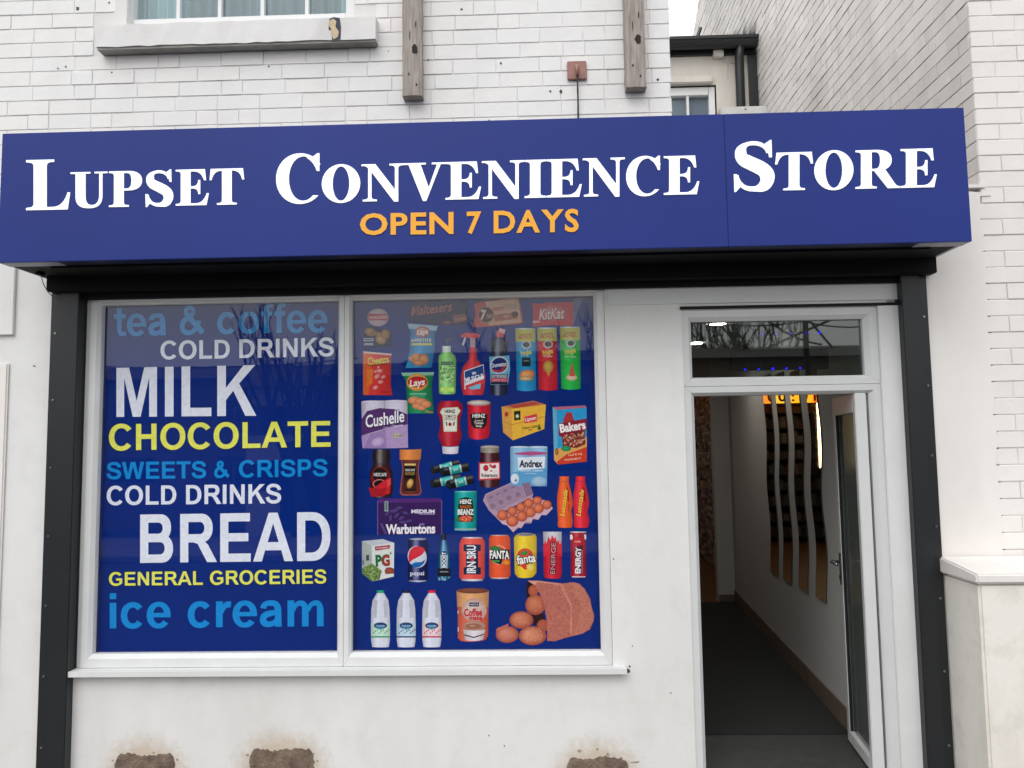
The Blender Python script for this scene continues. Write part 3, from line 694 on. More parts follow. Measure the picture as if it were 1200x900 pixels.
for (xo, xi, s_) in ((xRL0, xRL1, 1), (RRx, W(1053, 330, -.03).x, -1)):
    g = sub_empty('guide_rail', sh, (xo, -.03, 0)); x1 = xo+s_*(xi-xo)*s_*.32
    x1 = xo+(xi-xo)*.34
    MB().box(xo, x1-s_*.0015, -.040, .0, 0, zSH+.07).build('outer_flange', M_GREY, g, bevel=.002)
    MB().box(x1+s_*.0015, xi, -.058, .03, 0, zSH+.07).build('channel', M_GREY, g, bevel=.003)
    for k in range(7):
        zz = .25+k*.36
        if zz < zSH: MB().tube([(xo+(x1-xo)*.5, -.044, zz), (xo+(x1-xo)*.5, -.036, zz)], .006, 8).build('rivet', M_STEEL, g)
# ================================================================== bracket and loose wire under the left end of the sign
br = thing('cable_clip', 'small black clip with a thin loose wire hanging under the left end of the sign', 'cable clip', tuple(W(45, 318, -.10)))
c0 = W(47, 318, -.2)
MB().box(c0.x-.014, c0.x+.014, -.22, -.17, c0.z-.020, zf0+.0005).build('clip', M_BLACK, br, bevel=.004)
pp = [W(48, 323, -.2), W(51, 333, -.17), W(56, 342, -.12), W(63, 349, -.06)]
MB().tube(pp, .0022, 6).build('wire', M_LGCABLE, br, smooth=True)

# ================================================================== fascia sign
sg = thing('shop_sign', 'long blue fascia sign with white serif shop name and amber opening days over the shopfront', 'shop sign', (0, YS, zf0))
xs = W(850.5, 200, YS).x
MB().box(fx0, xs-.0006, YS, YS+.02, zf0, zf1).build('sign_panel', M_FASC, sg, bevel=.002)
MB().box(xs+.0006, fx1, YS, YS+.02, zf0, zf1).build('sign_panel', M_FASC, sg, bevel=.002)
MB().box(fx0, fx1, YS+.021, -.302, zf1-.004, zf1-.001).build('sign_top', M_FASC, sg)
xa1, xa2 = W(64, 305, YS).x, W(1080, 288, YS).x
MB().box(fx0, xa1, YS+.0205, YS+.0985, zf0+.001, zf0+.004).build('soffit', M_SOFFIT, sg)
MB().box(xa2, fx1, YS+.0205, YS+.0985, zf0+.001, zf0+.004).build('soffit', M_SOFFIT, sg)
MB().box(xa1+.001, xa2-.001, YS+.0205, YS+.0975, zf0+.002, zf0+.005).build('soffit', mat('dark_blue_soffit', '#12152c', rough=.4), sg)
MB().box(fx1-.02, fx1-.0005, YS+.0205, -.002, zf0+.0045, zf1-.005).build('end_cap', M_SOFFIT, sg)
MB().box(fx0+.0005, fx0+.02, YS+.0205, -.002, zf0+.0045, zf1-.005).build('end_cap', M_SOFFIT, sg)
# thin white flashing where the sign top meets the wall
MB().box(fx0+.03, xR, -.012, .004, W(400, 151, 0).z-.2, W(600, 140, 0).z-.02).build('flashing', M_BOXW, sg)
YL = YS-.004
def sign_word(txt, x0, x1, b0, b1, t0, t1, G, m, track):
    out, mn, mx = layout(G, txt, track); fm = quad_map(x0, x1, b0, b1, t0, t1)
    for li, (X, ch, shp) in enumerate(out):
        mb = MB()
        for si, sh_ in enumerate(shp):
            loops = [[C2(*fm((X+p[0]-mn)/(mx-mn), p[1]/100), YL) for p in l] for l in sh_]
            flat = [p for l in loops for p in l]; yy = YL-.00012*si-.00035*(li % 2)
            tr = tessellate_polygon([[Vector((p[0], p[1], 0)) for p in l] for l in loops]); fs = []
            for t in tr:
                p, q_, r__ = [flat[i] for i in t]
                if (q_[0]-p[0])*(r__[1]-p[1])-(r__[0]-p[0])*(q_[1]-p[1]) < 0: t = (t[0], t[2], t[1])
                fs.append(t)
            k = len(mb.v); mb.add([(p[0], yy, p[1]) for p in flat], fs)
            st = 0
            for l in loops:               # returns
                n_ = len(l); a = mb.add([(p[0], yy, p[1]) for p in l]+[(p[0], YS, p[1]) for p in l], [(i, (i+1) % n_, (i+1) % n_+n_, i+n_) for i in range(n_)])
        mb.build('letter', m, sg, fix=False)
sign_word('L', 30.5, 82, 246.3, 245.3, 187.6, 186.4, SERIF, M_LETW, 0)
sign_word('UPSET', 82.5, 286, 243.6, 239.3, 202, 197, SERIF, M_LETW, 2)
sign_word('C', 323.5, 375.5, 238.2, 237, 181.5, 180.5, SERIF, M_LETW, 0)
sign_word('ONVENIENCE', 377, 819.5, 237.2, 227.4, 194, 182, SERIF, M_LETW, -1)
sign_word('S', 860, 907.8, 223.8, 223, 165.8, 165, SERIF, M_LETW, 0)
sign_word('TORE', 908.5, 1097.8, 223.2, 219.2, 179, 173.6, SERIF, M_LETW, 2)
def sign_bf(txt, x0, x1, b0, b1, t0, t1):
    ws = []
    for k, ch in enumerate(txt):
        vs, fs = bfont(ch, .026); adv = max(p[0] for p in vs)-min(p[0] for p in vs); ws.append((vs, fs, min(p[0] for p in vs), adv))
    gap = {'A': 2, 'Y': 2}; tot = sum(w_[3] for w_ in ws); gaps = []
    for a, b in zip(txt, txt[1:]): gaps.append(5 if 'A' in (a, b) or 'Y' in (a, b) else 12)
    T = tot+sum(gaps); fm = quad_map(x0, x1, b0, b1, t0, t1); X = 0
    for k, (vs, fs, mn, adv) in enumerate(ws):
        mb = MB(); ps = [C2(*fm((X+p[0]-mn)/T, p[1]/100), YL) for p in vs]
        fs2 = []
        for t in fs:
            ar = sum(ps[t[i]][0]*ps[t[(i+1) % len(t)]][1]-ps[t[(i+1) % len(t)]][0]*ps[t[i]][1] for i in range(len(t)))
            fs2.append(t if ar > 0 else t[::-1])
        mb.add([(p[0], YL-.0001*(k % 2), p[1]) for p in ps], fs2); mb.build('letter', M_LETY, sg, fix=False)
        X += adv+(gaps[k] if k < len(gaps) else 0)
sign_bf('OPEN', 421.7, 531.5, 274.6, 273.3, 250.6, 248.6)
sign_bf('7', 547, 564, 273, 272.6, 248.4, 247.9)
sign_bf('DAYS', 578.5, 678.3, 272.5, 270.6, 247.4, 245)

# ================================================================== battens, plate, cable on the brick wall
def batten(px0, px1, ybot, label, seed):
    a, b = W(px0, 60, -.07).x, W(px1, 60, -.07).x; zb = W((px0+px1)/2, ybot, -.07).z; r = random.Random(seed)
    t = thing('timber_batten', label, 'timber post', ((a+b)/2, -.03, zb), 'weathered timber battens bolted to the brick wall')
    m = MB(); N = 14; L_, R_ = [], []
    for i in range(N+1):
        z = zb+(4.5-zb)*i/N; L_.append((a+r.uniform(-.002, .002), z)); R_.append((b+r.uniform(-.002, .002), z))
    mid = (a+b)/2+.004
    for i in range(N):
        m.add([(L_[i][0], -.070, L_[i][1]), (mid, -.075, L_[i][1]), (mid, -.075, L_[i+1][1]), (L_[i+1][0], -.070, L_[i+1][1])], [(0,1,2,3)])
        m.add([(mid, -.075, L_[i][1]), (R_[i][0], -.069, L_[i][1]), (R_[i+1][0], -.069, L_[i+1][1]), (mid, -.075, L_[i+1][1])], [(0,1,2,3)])
        m.add([(L_[i][0], -.07, L_[i][1]), (L_[i+1][0], -.07, L_[i+1][1]), (L_[i+1][0], -.004, L_[i+1][1]), (L_[i][0], -.004, L_[i][1])], [(0,1,2,3)])
        m.add([(R_[i][0], -.069, L_[i][1]), (R_[i][0], -.004, L_[i][1]), (R_[i+1][0], -.004, L_[i+1][1]), (R_[i+1][0], -.069, L_[i+1][1])], [(0,1,2,3)])
    m.add([(L_[0][0], -.07, zb), (L_[0][0], -.004, zb), (R_[0][0], -.004, zb), (R_[0][0], -.069, zb), (mid, -.075, zb)], [(0,1,2,3,4)])
    m.build('board', M_WOOD, t, fix=False)
    for (ox, oz, rx, rz) in ((.012, .27+r.uniform(-.02, .02), .016, .026), (-.02, .12, .004, .008), (.02, .06, .004, .006), (.018, .40, .003, .02), (-.015, .34, .002, .03)):
        pts = [(mid+ox+rx*math.cos(t_)*r.uniform(.7, 1.2), zb+oz+rz*math.sin(t_)*r.uniform(.7, 1.2)) for t_ in [i*.524 for i in range(12)]]
        MB().prism(pts, -.0765, -.06).build('knot', M_KNOT, t)
batten(471.5, 494, 112, 'grey weathered timber batten on the brick wall, nearer the upstairs window', 1)
batten(732.5, 756.5, 102, 'grey weathered timber batten on the brick wall, near its right corner beyond the reddish plate', 2)
pl = thing('cable_plate', 'square reddish brown plate with a black cable dropping to the sign', 'cable plate', tuple(W(676, 82, -.02)))
p0, p1 = W(665, 93, -.018), W(687, 71, -.018)
MB().box(p0.x, p1.x, -.018, -.003, p0.z, p1.z).build('plate', M_PLATE, pl, bevel=.003)
pc = W(676.5, 84, -.03)
m_ = MB(); m_.tube([(pc.x-.002, -.02, pc.z+.035), (pc.x-.002, -.032, pc.z+.02), (pc.x, -.034, pc.z-.02)], .012, 10, taper=.7); m_.build('gland', M_PLATE, pl, smooth=True)
MB().tube([(pc.x, -.03, pc.z-.01), W(677, 105, -.02), W(677.5, 125, -.02), W(677.5, 150, -.02)], .0045, 8).build('cable', M_CABLE, pl, smooth=True)

# ================================================================== house to the right
nh = thing('neighbour_house', 'tall white painted brick house on the right whose side wall recedes behind the sign', 'house', (2.6, 0, 0))
XS = W(1136.5, 30, -.02).x; YN = -.02
CR = .0860
zjr = W(1160, 124.7, YN).z                              # not on a joint; joints phase read near (1137, 37)
zjr = W(1137, 37, YN).z
fw = MB().box(XS+.012, 5.5, YN+.0048, .3, 0, 5.2).build('front_wall', M_JOINT, nh)
yb = None
def SW(px, py):                                          # point on the side wall plane x = XS
    d = ray(px, py); return CAM+d*((XS-CAM.x)/d.x)
e0, e1 = SW(811, 44), SW(818.6, 0)
YE = e0.y
sw = MB()
lo = [(YN+.010, 2.84), (YE+.6, 2.84), (e0.y+.0, e0.z-.5), (e0.y, e0.z), (e1.y, e1.z), (e1.y-(e1.z-e0.z)*.0+ (e1.y-e0.y)*2, e1.z+(e1.z-e0.z)*2), (YN+.010, e1.z+(e1.z-e0.z)*2)]
nv = len(lo)
sv = [(XS+.010, p[0], p[1]) for p in lo]+[(XS+.3, p[0], p[1]) for p in lo]
tr = tessellate_polygon([[Vector((p[0], p[1], 0)) for p in lo]])
sw.add(sv, [tuple(t) for t in tr]+[tuple(i+nv for i in reversed(t)) for t in tr]+[(i, (i+1) % nv, (i+1) % nv+nv, i+nv) for i in range(nv)])
side = sw.build('side_wall', M_SJOINT, nh)
setR = brick_set(CR, [M_RENDR, paint_mat('white_front_brick', (.78, .75, .72), amount=.2, bump=.6, spots=1)], prefix='brick')
r_ = random.Random(11); nf = 0
z = zjr-38*CR; row = 0
zren = W(1148, 230, YN).z
while z < W(1160, 0, YN).z+.1:
    inren = z+CR/2 < zren
    xst = XS if not inren else W(1163, 500, YN).x
    ofs = .119 if row % 2 else 0
    x = xst
    first = True
    while x < 3.25:
        k = 'header' if (first and row % 2) else 'stretcher'; first = False
        o = bpy.data.objects.new('brick', setR[k][r_.randrange(6)]); put(o, fw, (x, YN+r_.uniform(-.003, .003), z)); nf += 1; x += LEN[k]
    z += CR; row += 1
# side wall bricks: nearest as parts, far ones joined
setS = {k: [] for k in LEN}
for k, Lh in LEN.items():
    for i in range(6):
        me = brick_mesh('brick', Lh, CR, .03, M_SIDE[i % 2], i*13+len(k)); me.transform(Matrix.Rotation(math.radians(-90), 4, 'Z')); setS[k].append(me)
# rotate -90: local x -> -y ; brick runs from y0 back to y0-L, front face looks to -x
cand = []; row = 0; z = zjr-38*CR
while z < 9.5:
    y = YN+.004+(LEN['header'] if row % 2 else 0)
    if row % 2: cand.append((YN+.004+LEN['header'], 'header', z))
    while y < YE:
        cand.append((y+LEN['stretcher'], 'stretcher', z)); y += LEN['stretcher']
    z += CR; row += 1
def visible(y, z):
    """is this brick (roughly) between the sign's top edge and the picture's top edge, or right of the sign"""
    d = y-CAM.y
    return z < 1.75+.60*d+.15 and (z > 1.75+.405*d-.12 or (y < .35 and z > zren-.1))
cand = [c for c in cand if visible(c[0], c[2]) and (c[2] < e0.z+(e1.z-e0.z)*max(0, (e0.y-c[0])/max(.01, e0.y-e1.y))*1.0+ .0 or c[0] < e1.y-1.0)]
cand.sort(key=lambda c: c[0])
nb = 300-nf-4
for (y, k, z) in cand[:nb]:
    o = bpy.data.objects.new('brick', setS[k][r_.randrange(6)]); put(o, side, (XS+r_.uniform(-.003, .002), y, z))
fb = MB()
for (y, k, z) in cand[nb:]:
    L_ = LEN[k]; j = r_.uniform(-.003, .003); fb.cur = r_.randrange(2)
    fb.box(XS+j, XS+.03, y-L_+.005, y-.005, z+.005, z+CR-.005)
tag(fb.build('far_bricks', M_SIDE, side, bevel=0), kind='stuff')
# render strip between the shutter rail and the brick, with its ragged right edge
pts = [C2(1080, 233, -.045), ]
rr = random.Random(9); L1 = []
zz = zren; xe = W(1168, 500, -.04).x
edge = []
while zz > .0: edge.append((xe+rr.uniform(-.008, .010), zz)); zz -= rr.uniform(.03, .09)
poly = [(RRx+.001, zren+.06), (XS+.045, zren+.012), (XS+.05, zren)]+[(e[0], e[1]) for e in edge if e[1] < zren-.08 or True]+[(xe, 0), (RRx+.001, 0)]
MB().prism(poly, -.0265, .25).build('render_strip', M_RENDR, nh)
MB().box(W(1128, 228, -.03).x, XS+.02, -.030, .15, zren+.045, zren+.062).build('dirty_ledge', M_RENDR, nh)

# plinth wall at lower right
pw = thing('boundary_plinth', 'low cream rendered plinth wall with sloped coping at the lower right', 'low wall', (2.6, -.2, 0))
YPL = -.36
cx = W(1148, 700, YPL).x; zc = W(1170, 672, YPL).z
MB().box(cx, 5.5, YPL, -.035, 0, zc-.045).build('plinth_body', M_PLINTH, pw, bevel=.012)
bw = W(1105, 655, -.04)
cp = MB(); xx0, xx1 = cx-.018, 5.5; y0, y1 = YPL-.018, -.0345
z0, z1 = zc-.045, zc
cp.hexa([(xx0, y0, z0), (xx1, y0, z0), (xx1, y1, z0), (xx0, y1, z0)], [(xx0, y0, z1), (xx1, y0, z1), (xx1, y1, bw.z+.012), (xx0, y1, bw.z+.012)])
cp.build('coping', M_RENDR, pw, bevel=.008)

# ================================================================== rear extension seen in the gap
gc = SW(882, 60); YR = gc.y-.12
rx = thing('rear_extension', 'low cream rear extension with black gutter in the gap behind the sign', 'extension', (1.8, YR, 0))
zg1, zg0 = W(830, 44.5, YR-.15).z, W(830, 60, YR-.15).z
xg0 = .4
wl, wr_, wt = W(760, 110, YR+.02).x, W(839, 110, YR+.02).x, W(810, 101, YR+.02).z
MB().box(xg0, wl, YR, YR+.3, 3.0, zg0+.1).box(wr_, XS, YR, YR+.3, 3.0, zg0+.1).box(wl, wr_, YR, YR+.3, wt, zg0+.1).build('rear_wall', M_REAR, rx)
MB().box(xg0, W(834, 98, YR).x, YR-.05, YR, wt+.005, wt+.085).build('lintel', M_REAR, rx, bevel=.01)
rw = sub_empty('rear_window', rx, (1.9, YR, 3.5))
MB().box(wr_-.075, wr_-.012, YR+.02, YR+.12, 3.0, wt-.012).build('frame_bar', M_PVC, rw, bevel=.004)
MB().box(wl, wr_-.077, YR+.02, YR+.12, wt-.10, wt-.012).build('frame_bar', M_PVC, rw, bevel=.004)
xm = W(806, 120, YR+.03).x; MB().box(xm-.012, xm+.012, YR+.03, YR+.1, 3.0, wt-.102).build('glazing_bar', M_PVC, rw)
MB().box(wl, wr_-.06, YR+.08, YR+.085, 3.0, wt-.09).build('pane', mat('blue_grey_glass', '#5f6c78', rough=.12), rw)
MB().box(wr_-.011, wr_-.001, YR+.012, YR+.03, 3.0, wt+.003).box(wl, wr_-.012, YR+.012, YR+.03, wt-.011, wt+.003).build('sealant', M_DARK, rw)
# gutter: half-round trough with a roof edge over it
g = MB(); yc = YR-.12; rad = (zg1-zg0)*.5; zc_ = zg1-.01
K = 12; xa_, xb_ = xg0, XS-.02
for i in range(K+1):
    a = math.pi*i/K; g.v += [(xa_, yc-rad*math.cos(a), zc_-rad*1.25*math.sin(a)), (xb_, yc-rad*math.cos(a), zc_-rad*1.25*math.sin(a))]
for i in range(K): g.f.append([2*i, 2*i+1, 2*i+3, 2*i+2]); g.mi.append(0)
g.build('gutter', M_GUTTER, rx, smooth=True, fix=False)
MB().box(xa_, xb_, yc-rad-.012, yc-rad+.004, zc_-.02, zc_+.012).build('gutter_lip', M_GUTTER, rx)
MB().box(xg0, XS-.01, YR-.04, YR-.002, zg0+.02, zc_+.0).build('fascia_board', M_GUTTER, rx)
ro = MB(); ro.hexa([(xg0, YR-.10, zc_+.012), (XS-.01, YR-.10, zc_+.012), (XS-.01, YE-.5, zc_+.35), (xg0, YE-.5, zc_+.35)], [(xg0, YR-.10, zc_+.04), (XS-.01, YR-.10, zc_+.04), (XS-.01, YE-.5, zc_+.38), (xg0, YE-.5, zc_+.38)])
ro.build('slate_roof', M_SLATE, rx)
dp0 = W(867, 90, YR-.07)
MB().tube([(dp0.x, YR-.12, zc_-.05), (dp0.x, YR-.08, zc_-.18), (dp0.x, YR-.07, zc_-.3), (dp0.x, YR-.07, 3.0)], .046, 12).build('downpipe', M_GUTTER, rx, smooth=True)
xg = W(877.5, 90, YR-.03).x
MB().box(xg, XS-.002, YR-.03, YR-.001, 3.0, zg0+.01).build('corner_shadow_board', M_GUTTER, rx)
b0 = W(847.5, 61, YR-.05)
MB().box(W(836, 61, YR-.06).x, W(848, 61, YR-.06).x, YR-.07, YR, W(840, 66.5, YR-.06).z, W(840, 58.5, YR-.06).z).build('junction_box', M_BOXW, rx, bevel=.006)
for i, (pa, pb) in enumerate((((851, 67), (852, 92)), ((846, 72), (853, 76)), ((856, 74), (862, 74)))):
    a, b = W(*pa, YR-.006), W(*pb, YR-.006); MB().tube([a, (a+b)/2+Vector((.006, 0, .004)), b], .005, 5).build('crack_line', M_SJOINT, rx)
# stub of old pipe on the roof edge and moss tufts
a, b = SW(817, 44), SW(821.5, 32)
MB().tube([W(816.5, 45, YR+.1), W(821, 32.5, YR+.1)], .02, 6).build('pipe_stub', M_GUTTER, rx)
ms = MB(); rr = random.Random(2)
for i in range(130):
    px = rr.uniform(846, 884); base = SW(px, 43+ (px-846)*(-.06)); h = rr.uniform(.05, .20)*(.5+(px-846)/38); s_ = rr.uniform(.008, .02)
    ms.add([(XS-.012, base.y-s_, base.z-.10), (XS-.008, base.y+s_, base.z-.10), (XS-.010, base.y+rr.uniform(-.18, .02), base.z-.10+h)], [(0,1,2)])
tag(ms.build('moss_growth', mat('dark_moss', '#2a2b26', rough=1, var=.4, scale=30), rx, fix=False), kind='stuff')
# white casing lying on the shop roof just over the sign
pb_ = thing('roof_casing', 'small dirty white casing lying just above the top of the blue sign by the rear wall', 'casing', tuple(W(868, 130, -.1)))
cz = W(870, 128, -.10)
MB().box(W(842, 128, -.1).x, W(896, 128, -.1).x, -.14, .05, zf1-.01, W(868, 124.5, -.14).z).build('casing_body', M_BOXW, pb_, bevel=.004)
MB().box(W(843, 128, -.1).x, W(880, 128, -.1).x, -.142, -.139, zf1+.018, zf1+.022).build('casing_groove', M_LGCABLE, pb_)
MB().tube([(W(871, 128, -.1).x, -.142, W(871, 128, -.14).z), (W(871, 128, -.1).x, -.139, W(871, 128, -.14).z)], .004, 8).build('screw', M_DARK, pb_)
# ================================================================== entrance: frame, fanlight, open leaf
YD = .006
fr = sub_empty('door_frame', bld, (1.3, 0, 1))
XL0, XL1 = W(805.5, 600, YD).x, W(817.5, 600, YD+.02).x
XR1, XR0 = W(1024.5, 600, YD+.02).x, W(1043, 600, YD).x
zh = W(915, 359.8, YD).z; zg_t = W(915, 376, YD+.04).z; zg_b = W(915, 441.5, YD+.04).z; zt1 = W(915, 462, YD).z
zmid = (zg_b+zt1)/2
bars([(XL0, zh), (XR0, zh), (XR0, zmid+.001), (XL0, zmid+.001)], [(XL1-.004, zg_t), (XR1-.012, zg_t), (XR1-.012, zg_b), (XL1-.004, zg_b)], YD, .04, YD+.02, M_PVCIN, fr)
bars([(XL0, zmid-.001), (XR0, zmid-.001), (XR0, -.05), (XL0, -.05)], [(XL1, zt1), (XR1, zt1), (XR1, .0), (XL1, .0)], YD, .04, YD+.02, M_PVCIN, fr)
MB().box(XL1-.02, XR1+.01, YD+.045, YD+.049, zg_b-.02, zg_t+.02).build('pane', GLASSD, fr)
MB().box(XR0+.002, pj+.003, -.002, .1, 0, zh+.004).build('frame_packer', M_PVCIN, fr)
# open leaf
hx, hy = W(1008, 600, .012).x, .012
fx, fy = W(981, 600, .50).x, .50
LL = math.hypot(fx-hx, fy-hy); ux, uy = (fx-hx)/LL, (fy-hy)/LL; nx, ny = -uy, ux          # n points to the left, into the doorway
def LP(s_, z, t): return (hx+ux*s_+nx*t, hy+uy*s_+ny*t, z)
def lbox(s0, s1, z0, z1, t0, t1): return MB().hexa([LP(s0, z0, t1), LP(s1, z0, t1), LP(s1, z1, t1), LP(s0, z1, t1)], [LP(s0, z0, t0), LP(s1, z0, t0), LP(s1, z1, t0), LP(s0, z1, t0)])
lf = sub_empty('door_leaf', bld, (hx, hy, .1))
zb_, zT_ = .088, zt1+.0
lbox(0, .045, zb_, zT_, -.058, 0).build('hinge_stile', M_PVCIN, lf, bevel=.004)
lbox(LL-.055, LL, zb_, zT_, -.058, 0).build('free_stile', M_PVCIN, lf, bevel=.004)
lbox(.0455, LL-.0555, zb_, zb_+.065, -.058, 0).build('bottom_rail', M_PVCIN, lf, bevel=.004)
lbox(.0455, LL-.0555, zT_-.10, zT_, -.058, 0).build('top_rail', M_PVCIN, lf, bevel=.004)
lbox(.044, LL-.053, zb_+.06, zT_-.095, -.028, -.022).build('pane', LEAF_SHEEN, lf)
for s0, s1, z0, z1 in ((.0456, .050, zb_+.066, zT_-.101), (LL-.060, LL-.0556, zb_+.066, zT_-.101)):
    lbox(s0, s1, z0, z1, -.020, -.003).build('gasket', M_DARK, lf)
hh = sub_empty('handle', lf, (fx, fy, 1.08))
zH = 1.085
for sd in (1, -1):
    t0 = 0 if sd > 0 else -.058
    lbox(LL-.052, LL-.022, zH-.13, zH+.05, min(t0, t0+sd*.008), max(t0, t0+sd*.008)).build('back_plate', M_STEEL, hh, bevel=.002)
    MB().tube([LP(LL-.037, zH, t0), LP(LL-.037, zH, t0+sd*.045), LP(LL-.045, zH, t0+sd*.052), LP(LL-.13, zH, t0+sd*.050), LP(LL-.14, zH-.004, t0+sd*.044)], .009, 8).build('lever', M_STEEL, hh, smooth=True)
    lbox(LL-.045, LL-.029, zH-.10, zH-.075, min(t0, t0+sd*.012), max(t0, t0+sd*.012)).build('keyhole', M_DARK, hh)
for k in (.35, 1.05, 1.8):
    MB().tube([(XR1-.004, YD+.075, k), (XR1-.004, YD+.075, k+.09)], .009, 8).build('hinge', M_PVCIN, lf, smooth=True)

# ================================================================== interior
ZF = .08
PF, PN = WZ(862, 705, ZF), WZ(990, 850, ZF)
wd = (PF-PN).normalized(); wn = Vector((wd.y, -wd.x, 0))            # wn points right, out of the room
Ws = PN - wd*((PN.y-.105)/wd.y)
sheet('shop_floor_mat', -4, 3.4, .62, PF.y-.012, ZF, M_FLOORD)
yTh = WZ(900, 853, ZF).y
sheet('threshold_floor', -4, 3.4, .10, .615, ZF-.006, M_THRESH)
sheet('shop_floor_wood', -4, 4.5, PF.y-.008, 13, ZF, M_WFLOOR)
ZC = 2.70
shell = MB()
tag(MB().box(-4.2, XS-.02, .242, .31, ZC, ZC+.12).box(-4.2, 3.2, .3101, 13.2, ZC, ZC+.12).build('shop_ceiling', M_CEIL), kind='structure')
tag(MB().box(-4.2, 3.2, 12.9, 13.2, 0, ZC-.002).build('shop_back_wall', M_INWALL), kind='structure')
tag(MB().box(-4.2, -4.0, .242, 12.9, 0, ZC-.002).build('shop_left_wall', M_INWALL), kind='structure')
def vwall(a, b, z0, z1, th, name, m, kind='structure', parent=None):
    a = Vector((a[0], a[1], 0)); b = Vector((b[0], b[1], 0)); d = (b-a).normalized(); nn = Vector((d.y, -d.x, 0))*th
    f = [(a.x, a.y, z0), (b.x, b.y, z0), (b.x, b.y, z1), (a.x, a.y, z1)]; g = [(p[0]+nn.x, p[1]+nn.y, p[2]) for p in f]
    o = MB().hexa(f, g).build(name, m, parent)
    return tag(o, kind=kind) if parent is None else o
rwall = vwall(Ws, PF, ZF-.02, ZC-.001, .12, 'shop_side_wall', M_INWALL)
XF = W(842, 690, PF.y).x
M_DIM = M_INWALL
tag(MB().box(XF, 2.9, PF.y+.001, PF.y+.12, ZF-.02, ZC-.001).build('shop_cross_wall', M_INWALL), kind='structure')
MB_ = MB(); o_ = vwall(PN-wd*.45-wn*.012, PF-wn*.012-wd*.012, ZF, ZF+.125, .0115, 'skirting_board', M_SKIRT)
tag(MB().box(XF+.002, PF.x-.013, PF.y-.012, PF.y, ZF, ZF+.075).build('skirting_board', M_SKIRT), kind='structure')
vx = W(866.5, 600, PF.y-.03).x
# mosaic wall further back
MA, MBp = WZ(838, 666, ZF), WZ(819, 650, ZF)
md = (MBp-MA).normalized(); MA2 = MA-md*2.2; ME = MA+md*5.9
mos = vwall(MA2, ME, ZF-.02, ZC-.001, .1, 'mosaic_wall', mat('dark_grout', '#2a2522', rough=.9))
mn_ = Vector((md.y, -md.x, 0))
rr = random.Random(21); tcols = [mat('tile_'+n_, c, rough=.45, var=.2, scale=20) for n_, c in (('slate_grey', '#8c8694'), ('dark_plum', '#6d5f6e'), ('sand', '#cbb49e'), ('brown', '#9a7a68'), ('charcoal', '#504a56'), ('pinkish_stone', '#b8a49e'))]
tm = MB(); z = ZF+.02; tw_tot = (ME-MA2).length
while z < ZC-.03:
    s_ = -rr.uniform(0, .2); hgt = .048
    while s_ < tw_tot:
        Lt = rr.uniform(.08, .26); tm.cur = rr.randrange(6); pr = rr.uniform(.004, .022)
        a = MA2+md*(max(s_, 0)+.003); b = MA2+md*min(s_+Lt-.003, tw_tot); q1 = [(a.x, a.y, z), (b.x, b.y, z), (b.x, b.y, z+hgt-.004), (a.x, a.y, z+hgt-.004)]
        if (b-a).dot(md) > .01: tm.hexa([(p[0]-mn_.x*pr, p[1]-mn_.y*pr, p[2]) for p in q1], q1)
        s_ += Lt
    z += hgt
tag(tm.build('stone_mosaic', tcols, None, fix=True), 'dark multicoloured split stone mosaic covering the far wall inside the doorway', 'wall tiles', kind='stuff')

# wavy mirrors on the side wall
def wavy(top, mid, bot, label, seed):
    """top/bot = (x0, x1, y) pixel edges; ribbon follows the wall"""
    t = thing('wavy_mirror', label, 'mirror', (0, 0, 0), 'wavy mirror strips on the shop side wall')
    A, B = (PN.x, PN.y), (PF.x, PF.y); n_ = 40; Lf, Rt = [], []
    e = [WP(x, y, A, B) for x, y in ((top[0], top[2]), (top[1], top[2]), (bot[0], bot[2]), (bot[1], bot[2]))]
    m0, m1 = WP(mid[0], mid[2], A, B), WP(mid[1], mid[2], A, B)
    sv_ = lambda p: (p-Vector((PN.x, PN.y, 0))).dot(wd)
    sL0, sR0, sL1, sR1 = sv_(e[0]), sv_(e[1]), sv_(e[2]), sv_(e[3]); zt0 = e[0].z+.20; zb0 = (e[2].z+e[3].z)/2
    base = (sL0+sL1)/2; wdt = abs(sL0-sR0)*.5+abs(sL1-sR1)*.5; cxs = (sL0+sR0+sL1+sR1)/4
    drift0 = (sL0+sR0)/2-cxs
    V_ = []; 
    for i in range(n_+1):
        u = i/n_; z = zt0+(zb0-zt0)*u; dlt = .034*math.sin(2*math.pi*(u*2.15+.08)); c = cxs+drift0*(1-2*u)*.9+dlt
        V_.append((c-wdt/2, z)); V_.append((c+wdt/2, z))
    def P3(s_, z, off): p = Vector((PN.x, PN.y, 0))+wd*s_-wn*off; return (p.x, p.y, z)
    m = MB(); b = MB()
    m.v = [P3(s_, z, .008) for s_, z in V_]; k = len(m.v); b.v = [P3(s_, z, .0075) for s_, z in V_]+[P3(s_, z, .0005) for s_, z in V_]
    for i in range(n_):
        m.f.append([2*i, 2*i+1, 2*i+3, 2*i+2]); m.mi.append(0)
        for a0 in (0, 1): b.f.append([2*i+a0, 2*i+2+a0, 2*i+2+a0+k, 2*i+a0+k]); b.mi.append(0)
    b.f += [[0, 1, 1+k, k], [2*n_, 2*n_+1, 2*n_+1+k, 2*n_+k]]; b.mi += [0, 0]
    m.build('mirror_face', M_MIRROR, t, smooth=False); b.build('mirror_edge', M_MIRE, t, fix=False)
    return t
wavy((896.7, 904.5, 468), (902, 912, 595), (905, 914, 673), 'wavy mirror strip furthest from the door, the shortest of the four', 1)
wavy((911.6, 921, 468), (917, 927, 595), (920, 930, 682), 'wavy mirror strip second from the far end, showing orange at its top', 2)
